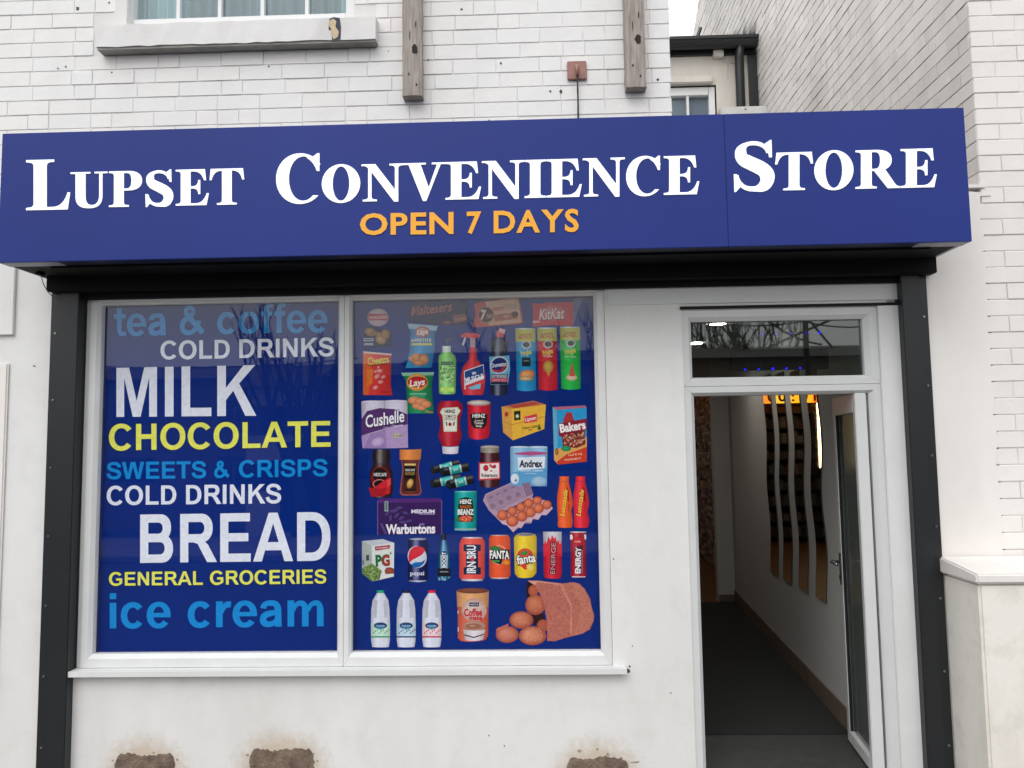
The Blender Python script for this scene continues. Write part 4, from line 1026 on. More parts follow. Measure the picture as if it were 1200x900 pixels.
wavy((928.7, 939, 468), (935, 946, 595), (938.7, 949, 692), 'wavy mirror strip with yellow top, just left of the one reflecting a bright tube', 3)
wavy((948, 959.5, 468), (955, 967, 595), (959, 971, 704), 'wavy mirror strip nearest the door, reflecting the bright vertical light tube', 4)

# what the mirrors show: lit price board, shelves, light tube at the back of the shop
def MR(px, py, Y):
    """photo pixel seen in the side-wall mirrors -> point on the plane y = Y"""
    h = WP(px, py, (PN.x-wn.x*.008, PN.y-wn.y*.008), (PF.x-wn.x*.008, PF.y-wn.y*.008)); d = (h-CAM); d = d-wn*2*d.dot(wn); return h+d*((Y-h.y)/d.y)
YSF = 10.2
sA, sB = MR(892, 500, YSF).x, MR(975, 500, YSF).x
s0, s1 = min(sA, sB), max(sA, sB)
shf = thing('display_shelving', 'dark shelving at the back of the shop, seen in the wavy mirrors', 'shelving', ((s0+s1)/2, YSF, ZF))
zsg0, zsg1 = MR(930, 472.5, YSF).z, min(ZC-.02, MR(930, 472.5, YSF).z+.28)
x0_, x1_ = s0-.35, s1+.45
MB().box(x0_, x1_, YSF+.40, YSF+.43, ZF, zsg0-.05).build('back_panel', M_SHELF, shf)
for k in range(9):
    zz = ZF+.08+k*.27
    MB().box(x0_, x1_, YSF, YSF+.4, zz, zz+.025).build('shelf', M_SHELF, shf)
for k in range(7):
    xx = x0_+(x1_-x0_)*k/6; MB().box(xx-.012, xx+.012, YSF+.002, YSF+.4, ZF, zsg0-.05).build('upright', M_SHELF, shf)
gm = MB(); rr = random.Random(8); gcols = [mat('goods_'+n_, c, rough=.5) for n_, c in (('red', '#6a3830'), ('cream', '#8a8072'), ('green', '#464e42'), ('navy', '#3a3c4a'), ('brown', '#5a463c'), ('grey', '#6a6763'))]
for k in range(8):
    x = x0_+.02
    while x < x1_-.08:
        ww = rr.uniform(.05, .1); gm.cur = rr.randrange(6); zz = ZF+.105+k*.27
        gm.box(x, x+ww*.9, YSF+.05, YSF+.2, zz, zz+rr.uniform(.10, .20)); x += ww
tag(gm.build('shelf_goods', gcols, None), 'rows of small dim boxes and jars on the back shelving, seen in the wavy mirrors', 'goods', kind='stuff')
pb2 = thing('lit_price_board', 'orange and yellow lit board over the back shelving, seen in the mirrors', 'lit sign', ((s0+s1)/2, YSF-.1, zsg0))
nP = 6
for k in range(nP):
    c = ('#ff4a1c', '#ff7a20', '#ffae24', '#ffb838', '#f08a2a', '#ff5a20')[k if sA > sB else nP-1-k]
    xa, xb = x0_+(x1_-x0_)*k/nP, x0_+(x1_-x0_)*(k+1)/nP
    MB().box(xa+.004, xb-.004, YSF-.10, YSF-.06, zsg0, zsg1).build('lit_panel', mat('lit_orange_%d' % k, c, emit=c, estr=1.0), pb2)
figs = '01.00:01.00'
for k, ch in enumerate(figs):
    vs, fs = bfont(ch, .03); xc = x1_-(x1_-x0_)*(k+.5)/len(figs); sc_ = .0019
    m = MB(); mx_ = (min(v[0] for v in vs)+max(v[0] for v in vs))/2
    m.add([(xc+(v[0]-mx_)*sc_, YSF-.103, zsg0+.035+v[1]*sc_*.85) for v in vs], fs); m.build('figure', mat('dark_figure', '#3a1204', rough=.8), pb2, fix=False)
tx, tz1 = MR(958.5, 472, YSF-.2), MR(958.5, 548, YSF-.2)
tb = thing('light_tube', 'thin warm white vertical light tube reflected in the mirror nearest the door', 'light tube', tuple(tz1))
MB().box(tx.x-.016, tx.x+.016, YSF-.2, YSF-.18, tz1.z, tx.z).build('tube', M_WARM, tb)
MB().box(tx.x-.03, tx.x+.03, YSF-.178, YSF-.12, tz1.z-.02, tx.z+.02).build('batten', M_SHELF, tb)

# ceiling downlights: two seen, two unseen ones added to light the mosaic wall
for px, py, lab in ((841, 379.5, 'round white ceiling downlight seen through the fanlight, the one nearer the street'), (815, 402.5, 'round white ceiling downlight seen through the fanlight, lower and further left'), (-90, -560, 'added unseen ceiling downlight deep inside the shop, lighting the mosaic wall'), (-90, -800, 'added unseen ceiling downlight at the back of the shop, lighting the mosaic wall')):
    p = WZ(px, py, ZC-.004) if px > 0 else Vector((-px/100, -py/100, ZC-.004)); t = thing('downlight', lab, 'ceiling light', tuple(p), 'ceiling downlights')
    m = MB(); ring_ = [(p.x+.062*math.cos(a*.2618), p.y+.062*math.sin(a*.2618), ZC-.006) for a in range(24)]; m.add(ring_, [tuple(range(24))[::-1]]); m.build('lamp_disc', M_LAMP, t, fix=False)
    m = MB()
    for r0, zz in ((.062, ZC-.007), (.08, ZC-.004)): m.v += [(p.x+r0*math.cos(a*.2618), p.y+r0*math.sin(a*.2618), zz) for a in range(24)]
    m.f = [[a, (a+1) % 24, (a+1) % 24+24, a+24] for a in range(24)]; m.mi = [0]*24
    m.build('trim_ring', M_PVCIN, t)
# LED board behind the fanlight
YLE = .22
ls = thing('led_open_sign', 'dark LED board with blue dots hanging behind the glass over the door', 'LED sign', tuple(W(913, 433, YLE)))
a, b = W(857.5, 433, YLE), W(970.5, 407.5, YLE)
MB().box(a.x, b.x, YLE, YLE+.03, a.z-.006, b.z).build('board', M_LEDP, ls, bevel=.003)
m = MB(); m.tube([W(870, 408, YLE+.015), W(870, 372, YLE+.015)], .0015, 4).tube([W(958, 406, YLE+.015), W(958, 370, YLE+.015)], .0015, 4); m.build('hanging_wire', M_LGCABLE, ls)
def led(px, py, r, m, Y): 
    p = W(px, py, Y); mb = MB(); mb.tube([(p.x, Y-.008, p.z), (p.x, Y, p.z)], r, 10, taper=1); return mb.build('led', m, ls)
for i, px in enumerate((873, 889, 905.5, 921.5, 937.5)): led(px, 433-.45*i+.2, .005 if i != 2 else .0068, M_LED, YLE)
MB().box(W(888, 391, YLE).x, W(966, 391, YLE).x, YLE+.003, YLE+.01, W(926, 393, YLE).z, W(926, 388.5, YLE).z).build('clear_led_strip', GLASS, ls)
for i, px in enumerate((893, 910, 926.5, 944, 960)): led(px, 391.6-.4*i, .0055, M_LEDD if i != 4 else M_LED, YLE+.002)
m = MB()
for k, ch in enumerate('OPEN'):
    vs, fs = bfont(ch, 0); 
pat = {'O': ['01110','10001','10001','10001','01110'], 'P': ['11110','10001','11110','10000','10000'], 'E': ['11111','10000','11110','10000','11111'], 'N': ['10001','11001','10101','10011','10001']}
for k, ch in enumerate('OPEN'):
    for r0, row_ in enumerate(pat[ch]):
        for c0_, v_ in enumerate(row_):
            if v_ == '1':
                p = W(866+k*26+c0_*4.2, 412.5+r0*3.6-(k*.3), YLE); m.box(p.x-.0028, p.x+.0028, YLE-.004, YLE-.0002, p.z-.0028, p.z+.0028)
tag(m.build('unlit_leds', M_LEDOFF, ls), kind='stuff')

# ================================================================== the other side of the street (seen reflected in the glass)
M_FARF = mat('far_dull_frame', (.13, .12, .11), rough=.8)
def house(name, label, pxl, pxr, pyroof, pyeave, Y, m, win=True, D=7):
    a = WR(pxl, pyeave, Y); b = WR(pxr, pyeave, Y); rz = WR((pxl+pxr)/2, pyroof, Y-D/2).z
    x0, x1 = min(a.x, b.x), max(a.x, b.x); ez = (a.z+b.z)/2
    t = thing(name, label, 'house', ((x0+x1)/2, Y, 0))
    MB().box(x0, x1, Y-D, Y, -.12, ez).build('wall', m, t)
    r = MB(); r.add([(x0-.2, Y+.3, ez-.05), (x1+.2, Y+.3, ez-.05), (x1+.2, Y-D/2, rz), (x0-.2, Y-D/2, rz), (x0-.2, Y-D-.3, ez-.05), (x1+.2, Y-D-.3, ez-.05)], [(0,1,2,3), (3,2,5,4), (0,3,4), (1,5,2), (0,4,5,1)])
    r.build('roof', M_FARR, t, fix=True)
    if win:
        nW = max(2, int((x1-x0)/2.6))
        for k in range(nW):
            for zf in ((.28, .48), (.66, .86)):
                xc = x0+(x1-x0)*(k+.5)/nW; f_ = MB().box(xc-.6, xc+.6, Y, Y+.04, ez*zf[0], ez*zf[1]).build('window', M_FARF, t); MB().box(xc-.53, xc+.53, Y+.041, Y+.05, ez*zf[0]+.07, ez*zf[1]-.07).build('pane', M_FARG, f_)
        MB().box(x0+.8, x0+1.7, Y, Y+.05, 0, 2.0).build('door', M_FARG, t)
    return t
YO = -15
house('brick_house', 'long low brown terrace across the street, reflected dark in the fanlight and windows', -500, 470, 434, 447, YO, M_FARB)
house('brick_house', 'brown brick terrace across the street, reflected behind the LED board', 480, 1500, 405, 416, YO-1, M_FARB)
house('white_house', 'small white rendered house across the street, reflected beside the word milk', 290, 352, 430, 452, YO+1.5, M_FARW, D=5)
def pole(px, ytop, Y, label, cross=True):
    b = WR(px, 500, Y); tz = WR(px, ytop, Y).z; t = thing('utility_pole', label, 'utility pole', (b.x, Y, 0))
    MB().tube([(b.x, Y, -.12), (b.x+.05, Y, tz)], .075, 10, taper=.7).build('pole_shaft', M_POLE, t, smooth=True)
    if cross:
        MB().box(b.x-.9, b.x+.9, Y-.06, Y+.06, tz-.5, tz-.42).build('crossarm', M_POLE, t)
    return t
pole(946, 330, -12, 'dark utility pole with crossed cables across the street, reflected in the fanlight')
pole(824, 372, -30, 'thinner distant utility pole reflected at the left of the fanlight', False)
wr = MB()
def wire(p0, p1, sag, r=.016, n_=14):
    a, b = Vector(p0), Vector(p1); wr.tube([a+(b-a)*(i/n_)-Vector((0, 0, sag*4*(i/n_)*(1-i/n_))) for i in range(n_+1)], r, 5)
wire(WR(815, 377, -12), WR(946, 376, -12), .1); wire(WR(946, 378, -12), WR(1080, 365, -12), .2)
wire(WR(900, 407, -12), WR(975, 374, -12), .0, .025); wire(WR(975, 408, -12), WR(936, 362, -12), .0, .025); wire(WR(880, 360, -12), WR(962, 404, -12), .15, .02)
wire(WR(-200, 395, -12), WR(420, 420, -12), .4)
tag(wr.build('overhead_wires', M_POLE, None, smooth=True), 'dark overhead cables crossing at the utility pole, reflected in the fanlight', 'cables')
def tree(px, ytop, Y, label, seed, spread=1.0, twist=False):
    r = random.Random(seed); b = WR(px, 500, Y); tz = WR(px, ytop, Y).z; t = thing('bare_tree', label, 'tree', (b.x, Y, 0), 'bare winter trees across the street')
    tr_ = MB(); br_ = MB(); th = tz*.35
    tr_.tube([(b.x, Y, -.12), (b.x+.1, Y, th*.5), (b.x-.05, Y, th)], .16, 8, taper=.7)
    def grow(p, d, L_, rad, lev):
        pts = [p]; dd = d.copy()
        for i in range(4):
            dd = (dd+Vector((r.uniform(-.2, .2), r.uniform(-.2, .2), r.uniform(-.02, .18)))).normalized(); pts.append(pts[-1]+dd*L_/4)
        br_.tube(pts, rad, 4, caps=False, taper=.4)
        if lev < 4:
            for k in range(3 if lev < 3 else 4):
                q_ = pts[r.choice((2, 3, 4))]; nd = (dd+Vector((r.uniform(-.8, .8)*spread, r.uniform(-.6, .6), r.uniform(-.1, .5)))).normalized(); grow(q_, nd, L_*r.uniform(.55, .8), rad*.55, lev+1)
    for k in range(6):
        a = k*1.05+r.uniform(-.2, .2); grow(Vector((b.x-.05, Y, th*r.uniform(.75, 1))), Vector((math.cos(a)*.6*spread, math.sin(a)*.5, .9)).normalized(), (tz-th)*.62, .09, 1)
    tr_.build('trunk', M_BARK, t, smooth=True); br_.build('crown', M_BARK, t, fix=False)
tree(876, 373, -20, 'wide bare tree across the street, reflected above the LED board', 5, .55)
tree(828, 388, -26, 'smaller bare tree across the street, reflected at the far left of the fanlight', 6, .6)
tree(350, 412, -12.4, 'thin crooked bare tree reflected at the right of the blue words window', 7, .5)
tree(640, 402, -18, 'bare tree across the street, reflected in the middle of the groceries window', 8, 1.1)
# ================================================================== window posters (flat print behind the glass)
BLUE = '#00287c'
def poster(name, label, corners):
    t = thing(name, label, 'poster', tuple(W(*corners[3], YP)))
    p = Print(YP); p.poly(corners, BLUE); p.build('blue_film', t)
    return t
pl_ = poster('window_poster', 'blue window film listing milk, chocolate, bread and ice cream in coloured words', [(112, 346), (404, 340), (404, 768), (106, 769)])
pr_ = poster('window_poster', 'blue window film printed with pictures of groceries, bottles, cans and a potato sack', [(407, 340), (702, 334), (712, 764), (407, 768)])
YW = YP-.0006
def wd_(items, col, label=None, outline=None):
    p = Print(YW)
    for it in items:
        txt, x0, x1, b0, b1, t0, t1 = it
        if outline: p.text(SANS, txt, x0-1, x1+1.2, b0+1.1, b1+1.1, t0-1, t1-1, outline); p.n = 6
    for it in items:
        txt, x0, x1, b0, b1, t0, t1 = it
        p.n = 16 if outline and it is items[0] else (p.n if p.n else 0)
        p.text(SANS, txt, x0, x1, b0, b1, t0, t1, col)
    return p.build('lettering', pl_, label)
LB, WH, YE_ = '#1390dc', '#e9eefa', '#eef068'
LB2 = '#4f9fdc'
wd_([('tea', 133.6, 194.3, 394, 392.8, 358.5, 357.5), ('&', 210.6, 239.8, 392.6, 392, 358.3, 357.8), ('coffee', 254.5, 383.8, 391.4, 389.2, 356.8, 353.8)], '#2a92d8', 'light blue words tea & coffee at the top')
wd_([('COLD', 188, 269.2, 421.2, 420, 399.6, 398), ('DRINKS', 280.5, 391.2, 419.6, 417.4, 397.8, 395.4)], WH, 'upper white words COLD DRINKS')
wd_([('MILK', 136.4, 300.4, 488.6, 487.2, 431, 427.8)], WH, 'large white word MILK')
wd_([('CHOCOLATE', 127.6, 387.5, 528, 523.4, 497.2, 493.2)], YE_, 'yellow word CHOCOLATE', '#081f50')
wd_([('SWEETS', 124.8, 241.5, 561.7, 560.3, 541.7, 540.3), ('&', 251, 269, 560.2, 559.8, 540.2, 539.8), ('CRISPS', 280, 383.8, 559.6, 558, 539.6, 537.8)], LB, 'blue words SWEETS & CRISPS')
wd_([('COLD', 125, 206.6, 592, 591, 569.6, 568.6), ('DRINKS', 218, 329.5, 591, 589.8, 568.4, 567)], WH, 'lower white words COLD DRINKS')
wd_([('BREAD', 164.2, 387.2, 659.7, 657, 603, 599.8)], WH, 'large white word BREAD')
wd_([('GENERAL', 127.6, 237.8, 686.4, 685.4, 670.6, 669.2), ('GROCERIES', 246, 382.4, 685.4, 683.8, 669, 667.2)], YE_, 'yellow words GENERAL GROCERIES', '#081f50')
wd_([('ice', 128.6, 200, 736.4, 735.6, 695.2, 694.2), ('cream', 220, 379.2, 735.4, 733.8, 693.8, 691.4)], LB, 'light blue words ice cream at the bottom')

def pic(draw, label, ox, oy, k, lay=0):
    p = Print(YW-lay*.0012).at(ox, oy, k); draw(p); p.build('printed_picture', pr_, label)
A1, A2, A3, A4, A5, A6 = (410, 340, 6.92), (560, 340, 6.92), (410, 460, 6.92), (560, 460, 6.92), (410, 565, 6.92), (560, 565, 6.92)
A7, A8 = (410, 670, 8.0), (560, 670, 8.0)
RED, DR, CR_ = '#c8202c', '#7c1220', '#e8dcc0'
def crisps_round(p):
    p.poly([(120,300),(200,290),(330,330),(345,460),(110,470)], '#101c44')
    p.ell(228,222,86,72,'#d9c8cf','#b9a4b0'); p.rect(150,192,305,246,'#b63a4a'); p.word('WALKERS',228,220,140,26,'#f2dcd6',ang=3,bold=.02)
    for x,y,a,b,c in ((165,340,48,34,'#b98a5a'),(225,360,40,22,'#c39a68'),(285,362,38,46,'#ad8254'),(250,405,46,34,'#c49a6c'),(200,350,30,20,'#a1774b')): p.ell(x,y,a,b,c,'#7c5a3a',ang=-20)
    p.rect(112,390,192,414,'#c4ccd8'); p.rect(118,396,186,408,'#4b5672'); p.rect(116,428,190,448,'#97a4bb')
pic(crisps_round, 'printed faded crisp packet emblem with crisps', *A1)
def cheetos(p):
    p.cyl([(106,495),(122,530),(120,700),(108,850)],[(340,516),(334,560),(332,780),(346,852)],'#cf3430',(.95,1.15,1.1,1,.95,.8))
    p.poly([(106,495),(180,505),(150,850),(108,850)],'#e0642e'); p.poly([(106,495),(340,516),(336,530),(115,512)],'#d9c2bc')
    p.word('Cheetos',232,572,178,62,'#6b3a16',ang=8,bold=.05); p.word('Cheetos',230,568,172,58,'#f0d24e',ang=8,bold=.02)
    for x,y,s_ in ((240,655,26),(222,700,28),(270,705,22),(248,745,24),(208,790,24),(210,660,18),(232,625,14)): p.ell(x,y,s_*1.1,s_*.7,'#f0b0a8','#c4555a',ang=x%60)
    p.poly([(140,650),(190,640),(180,760),(140,780)],'#e57a34'); p.rect(246,818,326,834,'#b71f2c')
pic(cheetos, 'printed red and orange crisp packet', *A1)
def lays_blue(p):
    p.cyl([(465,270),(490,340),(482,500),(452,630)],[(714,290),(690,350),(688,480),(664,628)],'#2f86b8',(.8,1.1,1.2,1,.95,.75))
    p.poly([(465,270),(714,290),(700,330),(480,312)],'#a9c6d8'); p.ell(588,340,62,46,'#d8b4b0','#a94752'); p.word('Lays',590,338,90,40,'#f3e4e0',ang=6,bold=.03,shear=.2)
    p.word('APPETITE',580,410,172,32,'#20303a',bold=.05); p.word('APPETITE',578,408,168,28,'#e6e9e6',bold=.02); p.rect(500,430,668,448,'#cfd07a')
    for x,y,a,b in ((540,548,46,38),(598,560,40,46),(560,590,50,22),(500,560,22,26)): p.ell(x,y,a,b,'#e3a67c','#b5764f')
    p.poly([(452,630),(482,560),(520,610),(500,632)],'#3a97c8')
pic(lays_blue, 'printed light blue crisp packet', *A1)
def lays_green(p):
    p.cyl([(416,670),(452,740),(462,900),(466,1000)],[(684,664),(664,760),(672,900),(684,1000)],'#178a5a',(.7,1.1,1.15,1,.9,.7))
    p.poly([(416,670),(684,664),(676,690),(430,696)],'#8fc4ac'); p.ell(545,748,86,70,'#f0d078','#d88a3a'); p.ell(548,745,78,46,'#c9242e','#a81a26'); p.word('Lays',548,748,124,52,'#f6efe6',ang=7,bold=.03,shear=.2)
    p.rect(486,835,620,848,'#7ebf9a'); p.rect(500,855,610,864,'#4da37c')
    for x,y,a,b in ((520,895,50,32),(575,905,52,30),(615,925,45,30),(545,940,40,24),(580,955,36,20)): p.ell(x,y,a,b,'#eda478','#c8744c')
    p.word('Oven',640,985,60,16,'#e8b060',ang=-8)
pic(lays_green, 'printed green crisp packet', *A1)
def soap(p):
    p.cyl([(760,400),(752,412)],[(850,380),(850,400)],'#3f3b46'); p.rect(780,400,796,455,'#4a4651')
    p.cyl([(750,450),(750,500)],[(818,450),(818,500)],'#dcebe2',(.7,1,1.1,.9,.7),4)
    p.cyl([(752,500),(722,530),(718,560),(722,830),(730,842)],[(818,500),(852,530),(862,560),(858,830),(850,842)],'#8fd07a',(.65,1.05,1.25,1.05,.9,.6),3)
    p.rect(740,580,836,606,'#2f6b52'); p.word('MOISTURE',787,593,80,10,'#b8dcc4')
    p.grain([(735,612),(845,612),(845,750),(735,750)],['#3f8a4a','#d4f2b8','#57a858','#e9fbd0'],150,9,3); p.rect(735,790,845,822,'#c8ee74')
pic(soap, 'printed green hand soap pump bottle', *A1)
def sprayer(p):
    p.poly([(898,362),(935,345),(1030,350),(1058,368),(1030,392),(975,392),(930,378),(902,384)],'#d9525a'); p.poly([(930,380),(944,384),(924,452),(908,440)],'#c8c4cc')
    p.rect(976,390,1018,460,'#b99aa4'); p.cyl([(974,460),(965,560),(915,625),(900,700),(906,790),(920,850)],[(1022,460),(1030,560),(1085,625),(1100,700),(1094,790),(1080,850)],'#cf3a46',(.75,1.1,1.2,1,.95,.7))
    p.poly([(925,655),(1085,600),(1090,740),(930,805)],'#e6e6ee'); p.poly([(930,662),(1082,608),(1086,690),(934,750)],'#1d4a8c')
    p.word('Mr',1010,672,36,24,'#f4f6fb',ang=18,bold=.03); p.word('MUSCLE',1010,712,150,34,'#f6f8fd',ang=14,bold=.03); p.poly([(935,775),(1090,718),(1088,760),(940,806)],'#d84048'); p.poly([(960,790),(1060,755),(1058,800),(985,806)],'#7cc0dc')
pic(sprayer, 'printed red spray cleaner bottle', *A1)
def choc_dark(p):
    p.poly([(480,100),(950,95),(960,190),(945,280),(740,285),(480,250)],'#2c2a52'); p.word('Maltesers',665,150,330,74,'#b4746a',ang=7,bold=.02,shear=.3)
    p.poly([(830,205),(935,190),(955,245),(850,270)],'#8d5a5c'); p.word('malt',890,230,90,30,'#b98a80',ang=6); p.ell(790,262,45,14,'#a0605a','#5b2f34')
pic(choc_dark, 'printed faded dark chocolate bag', *A1)
def seven(p):
    p.poly([(-30,118),(-10,100),(330,60),(345,130),(368,262),(330,275),(-20,302),(-40,290),(-22,200)],'#c4544e'); p.poly([(60,92),(326,66),(352,262),(90,286)],'#cfa88e')
    p.ell(66,200,66,68,'#c9b6a4','#9c7e72'); p.ell(66,200,58,60,'#6c2f33','#4b2228'); p.word('7',44,200,44,76,'#e8d4c4',bold=.05,ang=-6); p.word('DAYS',96,212,44,34,'#e0c8b4',ang=4)
    p.word('BEST',170,150,90,26,'#b53a3c',ang=6,bold=.03); p.poly([(128,200),(320,180),(325,232),(140,252)],'#b36a55'); p.ell(300,196,28,24,'#5c2b26','#36191b'); p.ell(230,214,30,16,'#d8b090','#a4684e'); p.rect(210,110,320,150,'#b99a84')
pic(seven, 'printed cream and red croissant wrapper', *A2)
def kit(p):
    p.poly([(440,104),(520,110),(560,100),(775,96),(780,120),(768,290),(600,284),(444,296),(448,200)],'#c4343c'); p.ell(605,190,110,66,'#d98c8c','#c4505a'); p.word('KitKat',604,192,205,92,'#8c1d2a',ang=3,bold=.05,shear=.2); p.word('KitKat',602,190,200,88,'#ecdada',ang=3,bold=.018,shear=.2)
    p.poly([(775,80),(860,20),(852,60),(772,290)],'#5f6790'); p.poly([(445,250),(500,246),(500,262),(446,268)],'#e6b8b8')
pic(kit, 'printed red wafer bar wrapper', *A2)
def bleach(p):
    p.poly([(150,340),(178,305),(224,322),(208,385),(150,378)],'#d8646a'); p.poly([(178,305),(224,322),(214,358),(165,335)],'#e9c0c4')
    p.cyl([(140,378),(106,400),(104,540),(104,840),(110,850)],[(205,382),(240,420),(242,540),(238,840),(232,850)],'#1d2540',(.6,1,1.7,1.1,.9,.5),4)
    p.poly([(92,540),(255,530),(262,640),(244,765),(104,768)],'#64b4cc'); p.ell(173,608,76,72,'#dfe6f2','#c2cbe0',ang=25); p.ell(173,608,66,60,'#1c2f78','#13205a',ang=25); p.poly([(110,640),(180,650),(232,590),(236,610),(200,660),(130,665)],'#b83040')
    p.word('Domestos',172,603,120,34,'#eef2fb',ang=8,bold=.02); p.rect(106,682,242,712,'#101a34'); p.word('EXTENDED',174,698,124,22,'#dde6f2',bold=.02); p.rect(106,714,242,742,'#c43850'); p.word('GERM KILL',174,728,112,12,'#f2cdd2'); p.rect(106,744,242,764,'#20243c')
pic(bleach, 'printed dark bleach bottle with red cap', *A2)
def tube(x0, x1, body, dark, food, top=300):
    def d(p):
        p.cyl([(x0-4,top),(x0+8,top+500)],[(x1,top),(x1+6,top+500)],body,(.75,1.05,1.15,1.05,.95,.75),10)
        p.cyl([(x0-4,top+6),(x0-1,top+108)],[(x1,top+6),(x1+1,top+108)],'#b9b84e',(.8,1,1.1,1,.8)); p.cyl([(x0-4,top-2),(x0-4,top+8)],[(x1,top-2),(x1,top+8)],'#c9cdd4')
        cx = (x0+x1)/2
        p.word('FLAVOUR',cx,top+50,96,16,'#a33a32',ang=4,bold=.03); p.word('BIG PACK',cx,top+72,112,22,'#c23a3a',ang=2,bold=.03)
        p.ell(cx+6,top+134,40,34,'#dbe0dc','#a4aca8'); p.ell(cx+6,top+132,28,22,dark,dark); p.word('Pringles',cx+2,top+196,86,40,'#e2d46a',ang=14,bold=.03)
        food(p, cx, top)
    return d
def f_burger(p, cx, t): p.rect(cx-30,t+236,cx+40,t+308,'#1f2c34'); p.word('salt',cx+4,t+262,44,14,'#8fa4a8'); p.ell(cx+10,t+375,62,40,'#f0b878','#c45c34',ang=10); p.ell(cx+4,t+408,58,18,'#e6cf9c','#9a7a3c')
def f_chip(p, cx, t): p.word('Original',cx+4,t+230,70,16,'#f0d0cc'); p.ell(cx+8,t+315,42,50,'#d9b45e','#a47a34'); p.poly([(cx-10,t+345),(cx+30,t+345),(cx+10,t+400)],'#c89a4c')
def f_onion(p, cx, t): p.word('Sour Cream',cx,t+240,86,16,'#cfe8b8'); p.ell(cx+12,t+410,44,26,'#f0d8c0','#c8a88a'); p.poly([(cx-8,t+400),(cx+12,t+300),(cx+20,t+290),(cx+24,t+330),(cx+42,t+400)],'#d8584c')
pic(tube(308, 466, '#1f8fc4', '#2a3a44', f_burger, 310), 'printed blue crisp tube', *A2)
pic(tube(486, 640, '#c42434', '#5a1c1c', f_chip, 305), 'printed red crisp tube', *A2)
pic(tube(668, 828, '#27b44c', '#1d4a2a', f_onion, 298), 'printed green crisp tube', *A2)
def cushelle(p):
    p.cyl([(92,72),(104,452)],[(280,64),(290,452)],'#d5cfe2',(.75,1.05,1.1,1,.85)); p.cyl([(282,64),(290,452)],[(466,66),(472,448)],'#d5cfe2',(.85,1.05,1.1,1,.75))
    p.ell(185,74,90,10,'#eceaf4','#c9c4da'); p.ell(375,70,88,10,'#eceaf4','#c9c4da')
    p.poly([(92,220),(140,150),(240,126),(360,134),(466,176),(468,260),(380,270),(260,300),(160,330),(94,350)],'#56306e'); p.poly([(104,452),(94,352),(170,330),(300,292),(468,258),(472,448)],'#b49ac8'); p.poly([(170,330),(290,300),(300,450),(110,452)],'#9f83ba')
    p.word('Cushelle',286,212,326,104,'#2a1440',ang=9,bold=.05,shear=.15); p.word('Cushelle',284,210,318,98,'#f6f3fb',ang=9,bold=.02,shear=.15); p.word('Quilted',300,282,60,12,'#c8b4da',ang=6); p.word('Charmin',385,268,92,22,'#dccfe8',ang=6); p.ell(385,350,52,24,'#d6cfa0','#a79ab0',ang=8); p.word('9 Rolls',386,350,70,16,'#5c4a70',ang=8)
    p.ell(225,400,52,36,'#cdbadc','#b49ac8',ang=20)
pic(cushelle, 'printed lilac toilet roll pack', *A3)
def ketchup(p):
    p.cyl([(740,70),(712,100),(710,150),(738,250),(716,350),(748,436)],[(880,66),(912,100),(914,150),(888,250),(910,350),(878,436)],'#b01830',(.7,1,1.25,1.05,.9,.65),0)
    p.cyl([(748,436),(752,494)],[(882,436),(876,494)],'#ddd9e4',(.75,1,1.1,1,.8),5)
    p.poly([(752,126),(874,118),(898,150),(870,190),(868,316),(762,318),(752,190),(730,160)],'#d8dcc8'); p.poly([(762,136),(866,128),(882,152),(858,190),(856,304),(772,306),(764,192),(746,164)],'#eceade')
    p.word('HEINZ',812,152,88,26,'#2c2a26',bold=.04); p.word('TOMATO',812,192,98,24,'#26242a',bold=.02); p.word('KETCHUP',812,216,88,18,'#26242a'); p.ell(812,258,14,15,'#d02436','#9c1424'); p.poly([(776,240),(788,236),(792,272),(780,268)],'#4f6a4a'); p.poly([(840,236),(852,240),(848,268),(834,272)],'#4f6a4a')
pic(ketchup, 'printed upside-down tomato ketchup bottle', *A3)
def soup(p):
    p.cyl([(950,80),(958,200),(962,350),(975,372)],[(1142,78),(1140,200),(1134,340),(1122,366)],'#d01a34',(.6,1,1.25,1.05,.9,.6),12); p.ell(1046,84,96,24,'#d9cfc4','#8d8480'); p.ell(1046,84,78,16,'#e6ded4','#b4aba4')
    p.poly([(974,180),(1000,164),(1092,164),(1118,182),(1108,262),(1080,292),(1012,292),(984,262)],'#1c1420'); p.word('HEINZ',1046,188,104,30,'#f2eee8',bold=.03); p.word('Cream of',1046,226,66,16,'#e8e0d8'); p.word('Tomato',1046,246,76,20,'#f0e8e0',bold=.02); p.word('Soup',1046,270,50,18,'#f0e8e0',bold=.02)
pic(soup, 'printed red soup tin', *A3)
def instant(p):
    p.cyl([(190,462),(182,520),(192,575)],[(322,462),(330,520),(320,575)],'#2b1e1e',(.5,1,1.7,1.2,.8,.5)); p.cyl([(192,575),(160,650),(162,800),(176,850)],[(320,575),(345,650),(350,790),(332,848)],'#3a1c1e',(.55,1,1.5,1.1,.9,.6),3)
    p.ell(248,690,80,90,'#9c2230','#6c1420'); p.ell(245,670,62,58,'#1b1416','#120c0e'); p.word('NESCAFE',246,665,104,26,'#e8e4e2',bold=.02); p.ell(240,742,56,40,'#e8d8d2','#cf3a3a'); p.ell(240,742,46,32,'#120c0e','#1c1414'); p.poly([(170,790),(300,700),(330,700),(325,820),(190,842)],'#cc2230'); p.poly([(150,770),(240,780),(300,770),(280,840),(175,845)],'#a81a26'); p.poly([(300,716),(330,690),(334,742),(306,770)],'#e04a4a')
pic(instant, 'printed dark jar of instant coffee', *A3)
